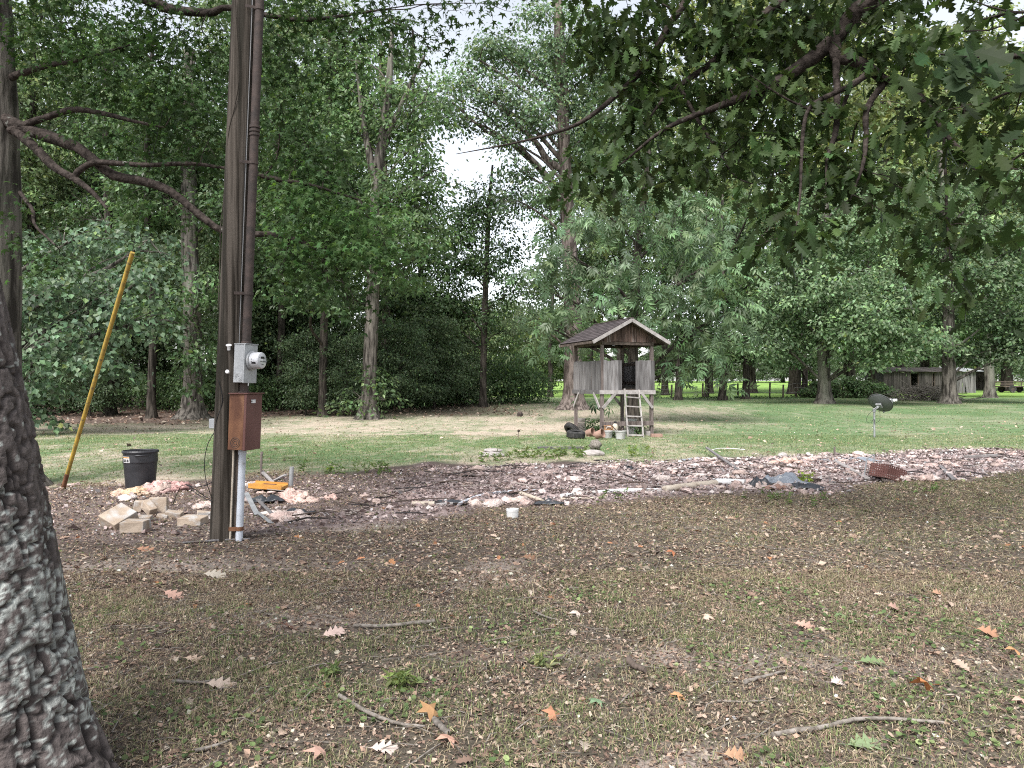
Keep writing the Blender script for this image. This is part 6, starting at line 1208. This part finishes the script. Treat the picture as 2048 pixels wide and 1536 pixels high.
plank((1150, 861), (1172, 861), .16, .26, 'stone', 'timber_block', 'lower grey timber block under the other behind the flat tire', 'block', .13, .13)
plank((1302, 874), (1324, 874), .22, .10, 'clay', 'timber_block', 'reddish flat stone at the right post of the lookout', 'block', .04, .04)
plank((1292, 871), (1300, 871), .16, .14, 'stone', 'timber_block', 'small pale block between the ladder and the right post', 'block', .06, .06)
def pot_plant(px, py, Yd, w, h, label, col):
    c = at(px, py, Yd); c[2] = 0; root = thing('leafy_plant', c, label, 'plant'); l, s = G(), G()
    for q in range(12): limb(s, c, c + rng.normal(0, 1, 3) * [w, w * .6, 0] + [0, 0, h * rng.uniform(.4, 1)], .008, .003, n=6, sides=4)
    fill_blob(l, c + [0, 0, h * .55], (w, w * .7, h * .5), .09, 'diamond', col, 1.3, clump=.08); s.build('stem', M['bark_dark'], root, kind='stuff'); l.build('foliage', M['leaf'], root, kind='stuff')
pot_plant(1187, 860, 24.0, .33, .55, 'dark leafy plant growing under the lookout', DG); pot_plant(1276, 862, 24.2, .22, .42, 'green plant growing behind the ladder under the lookout', DG); pot_plant(1229, 870, 22.8, .10, .30, 'small weed between the two white buckets', MG)

# ------------------------------------------------------------------ satellite dish on its post
def dish():
    b = gp(1749, 875); Yd = b[1]; top = at(1748.5, 818, Yd)
    root = thing('satellite_dish', b, 'dark grey satellite dish on a thin post in the lawn, seen from behind', 'satellite dish')
    g = G(); g.tube([b - [0, 0, .1], top], .028, 12); g.build('post', M['steel'], root, smooth=True)
    n = unit(np.array([.56, .45, .68])); c = at(1760, 808, Yd - .02); up = unit(np.array([0, 0, 1]) - n * n[2]); sd_ = np.cross(up, n); g = G()
    rx, ry = .345, .36; P = []; m, s = 9, 40
    for q in range(m):
        f = q / (m - 1); th = np.arange(s) / s * 2 * np.pi; P.append(c + n * (.10 * f * f - .05) + (f * rx * np.cos(th))[:, None] * sd_ + (f * ry * np.sin(th))[:, None] * up)
    i, j = np.meshgrid(np.arange(m - 1), np.arange(s), indexing='ij'); k = (j + 1) % s; g.add(np.array(P).reshape(-1, 3), np.stack([i * s + j, i * s + k, (i + 1) * s + k, (i + 1) * s + j], -1).reshape(-1, 4)); o = g.build('reflector', M['dish'], root, smooth=True); sm = o.modifiers.new('t', 'SOLIDIFY'); sm.thickness = .012
    rim = [c + n * .05 + rx * math.cos(q / 40 * 6.2832) * sd_ + ry * math.sin(q / 40 * 6.2832) * up for q in range(41)]; g = G(); g.tube(rim, .010, 6, cap=False); g.build('rim', M['dish'], root, smooth=True)
    bk = c - n * .06; g = G(); g.box(bk - n * .02, (.16, .05, .16), np.stack([sd_, n, up], 1)); g.bar(bk - n * .03, top - [0, 0, .02], .06, .06); g.lathe([(.03, -.10), (.045, -.10), (.045, .02), (.03, .02)], top, sides=14); g.build('bracket', M['steel'], root, bevel=.004)
    a0 = c - up * ry * .92 + n * .04; lnb = c + n * .64 - up * .50
    g = G(); g.bar(a0 - n * .06, lnb, .03, .05, up); g.build('feed_arm', M['steel'], root)
    d = unit(c - lnb)
    for s_ in (-1, 0, 1):
        g = G(); q = lnb + sd_ * s_ * .075 + up * .04; g.lathe([(0, -.10), (.032, -.10), (.034, -.02), (.042, 0), (.042, .03), (0, .035)], q, d, 14); g.build('feed_horn', M['white' if s_ else 'steel'], root, smooth=False)
    g = G(); g.box(lnb - d * .06 + up * .03, (.22, .06, .07), np.stack([sd_, d, np.cross(sd_, d)], 1)); g.build('receiver_box', M['white'], root, bevel=.006)
    g = G(); g.tube(curve([bk, at(1742, 824, Yd - .1), at(1735, 832, Yd - .1), at(1733, 842, Yd - .1), at(1741, 846, Yd - .08), at(1748, 838, Yd - .05), at(1750, 850, Yd - .04)], 30), .006, 5); g.tube(curve([bk, at(1760, 838, Yd - .1), at(1752, 846, Yd - .05)], 14), .006, 5); g.build('cable', M['wire'], root, smooth=True)
dish()

# ------------------------------------------------------------------ shed, brush pile, fence, trailer
def shed():
    Yd = 75.0; x0, x1 = (1767 - CX) / F * Yd, (1952 - CX) / F * Yd; zb = float(gz(0, Yd)) - .05; root = thing('old_shed', ((x0 + x1) / 2, Yd + 2, zb), 'low dilapidated plank shed with tin roof behind the brush pile', 'shed')
    n = 34; W2 = (x1 - x0) / n
    for q in range(n):
        x = x0 + W2 * (q + .5)
        if q in (10, 11, 12, 18): continue
        ln = rng.normal(0, .02) + (.16 if q in (31, 30) else 0); zt = zb + 2.05 + rng.normal(0, .05) + .12 * math.sin(q / n * 3.1)
        g = G(); y = Yd + rng.normal(0, .015); w = W2 * .93 / 2
        g.poly([(x - w + ln, y, zb), (x + w + ln, y, zb), (x + w - ln, y, zt), (x - w - ln, y, zt)], (0, .025, 0)); g.build('plank', M['wood' if q > 24 else 'shed'], root)  # left planks get the darker boards, shade put into their colour
    g = G(); g.box(((x0 + x1) / 2, Yd + 4.0, zb + 1.0), (x1 - x0, .05, 2.0)); g.build('back_wall', M['shed'], root)
    g = G(); g.box((x0 + .03, Yd + 2.03, zb + 1.0), (.05, 3.9, 2.0)); g.build('side_wall', M['shed'], root)
    xs_ = x1 + .05
    for q in range(4):
        g = G(); p0 = np.array([xs_ + q * .26, Yd + .1 + q * .95, 0]); p1 = np.array([xs_ + (q + 1) * .26 - .02, Yd + .1 + (q + 1) * .95 - .03, 0]); g.poly([p0 + [0, 0, zb], p1 + [0, 0, zb], p1 + [0, 0, zb + 2.05], p0 + [0, 0, zb + 2.05]], (-.02, .006, 0)); g.build('tin_sheet', M['tin'], root)
    for q in range(9):
        a0, a1 = x0 - .2 + (x1 - x0 + .9) * q / 9, x0 - .2 + (x1 - x0 + .9) * (q + 1) / 9 - .02; e = rng.normal(0, .03); g = G()
        g.poly([(a0, Yd - .35, zb + 2.12 + e), (a1, Yd - .35, zb + 2.12 + e), (a1 + .2, Yd + 4.3, zb + 2.62 + e), (a0 + .2, Yd + 4.3, zb + 2.62 + e)], (0, 0, .03)); g.build('roof_sheet', M['tin' if q > 6 else 'shed'], root)
    g = G(); g.bar((x1 - 1.2, Yd - .36, zb + 2.16), (x1 + .75, Yd - .36, zb + 2.5), .04, .12); g.build('barge_board', M['trim'], root)
    for q in (10, 13, 18, 19):
        g = G(); g.box((x0 + W2 * q, Yd + .1, zb + 1.05), (.12, .12, 2.1)); g.build('post', M['wood_dark'], root)
shed()
g = G(); hb = at(1845, 805, 52); hb[2] = float(gz(0, 52)); rs = np.random.default_rng(5)
for q in range(420):
    r = rs.random(); c = hb + np.array([rs.normal(0, 1.25), rs.normal(0, .6), 0]); h = max(.04, .95 * (1 - ((c[0] - hb[0]) / 2.6) ** 2) * rs.random()); c[2] += h; a = rs.uniform(0, 3.14); l = rs.uniform(.3, 1.1); d = np.array([math.cos(a), math.sin(a) * .7, rs.normal(0, .25)]) * l
    g.tube([c - d, c + rs.normal(0, .08, 3), c + d + rs.normal(0, .1, 3)], [.022, .017, .007], 5, cap=False)
tag(g.build('brush_pile', M['stick'], smooth=True), 'heap of dead branches piled before the shed and its tall trunk', 'brush pile', None, None)
def fence():
    Yd = 58; root = thing('field_fence', at(1450, 790, Yd), 'sagging wire fence on wooden posts along the edge of the bright field', 'fence'); tops = []
    for px, h in ((1225, 1.1), (1280, 1.0), (1343, 1.0), (1350, 1.2), (1405, 1.1), (1476, 1.1), (1539, 1.15), (1566, 1.0), (1593, 1.2), (1690, 1.1), (1760, 1.1)):
        x = (px - CX) / F * Yd; z = float(gz(0, Yd)); g = G(); ln = rng.normal(0, .05); g.tube([(x, Yd, z - .2), (x + ln, Yd, z + h)], .065, 7, wob=.04); g.build('post', M['wood_dark'], root); tops.append(np.array([x + ln, Yd - .08, z + h]))
    for f in (.35, .65, .92):
        g = G(); g.tube([np.array([t[0], t[1], float(gz(0, Yd)) + (t[2] - float(gz(0, Yd))) * f]) for t in tops], .010, 4, cap=False); g.build('wire', M['greywire'], root)
fence()
def trailer():
    Yd = 76; c = at(2032, 785, Yd); c[2] = float(gz(0, Yd)); root = thing('farm_trailer', c, 'dark old farm trailer at the right edge beyond the shed', 'trailer')
    g = G(); g.box(c + [0, 0, .62], (3.4, 1.6, .12)); g.build('bed', M['wood_dark'], root)
    for s in (-.75, .75):
        for z in (.85, 1.08): g = G(); g.bar(c + [-1.7, s, z], c + [1.7, s, z], .04, .12); g.build('side_slat', M['wood_dark'], root)
        for x in (-1.6, 0, 1.6): g = G(); g.box(c + [x, s * 1.04, .9], (.07, .05, .6)); g.build('stake', M['rust_dark'], root)
    for x, y in ((-.9, -.85), (.9, -.85), (-.9, .85), (.9, .85)):
        w = G(); w.lathe([(.2, -.09), (.34, -.09), (.36, 0), (.34, .09), (.2, .09), (.2, -.09)], c + [x, y, .36], (0, 1, 0), 20); t_ = w.build('wheel', M['rubber'], root); h = G(); h.lathe([(0, -.06), (.2, -.05), (.2, .05), (0, .06)], c + [x, y, .36], (0, 1, 0), 16); h.build('rim', M['rust_dark'], t_)
    g = G(); g.bar(c + [1.7, 0, .55], c + [2.9, 0, .5], .1, .1); g.build('drawbar', M['rust_dark'], root)
trailer()
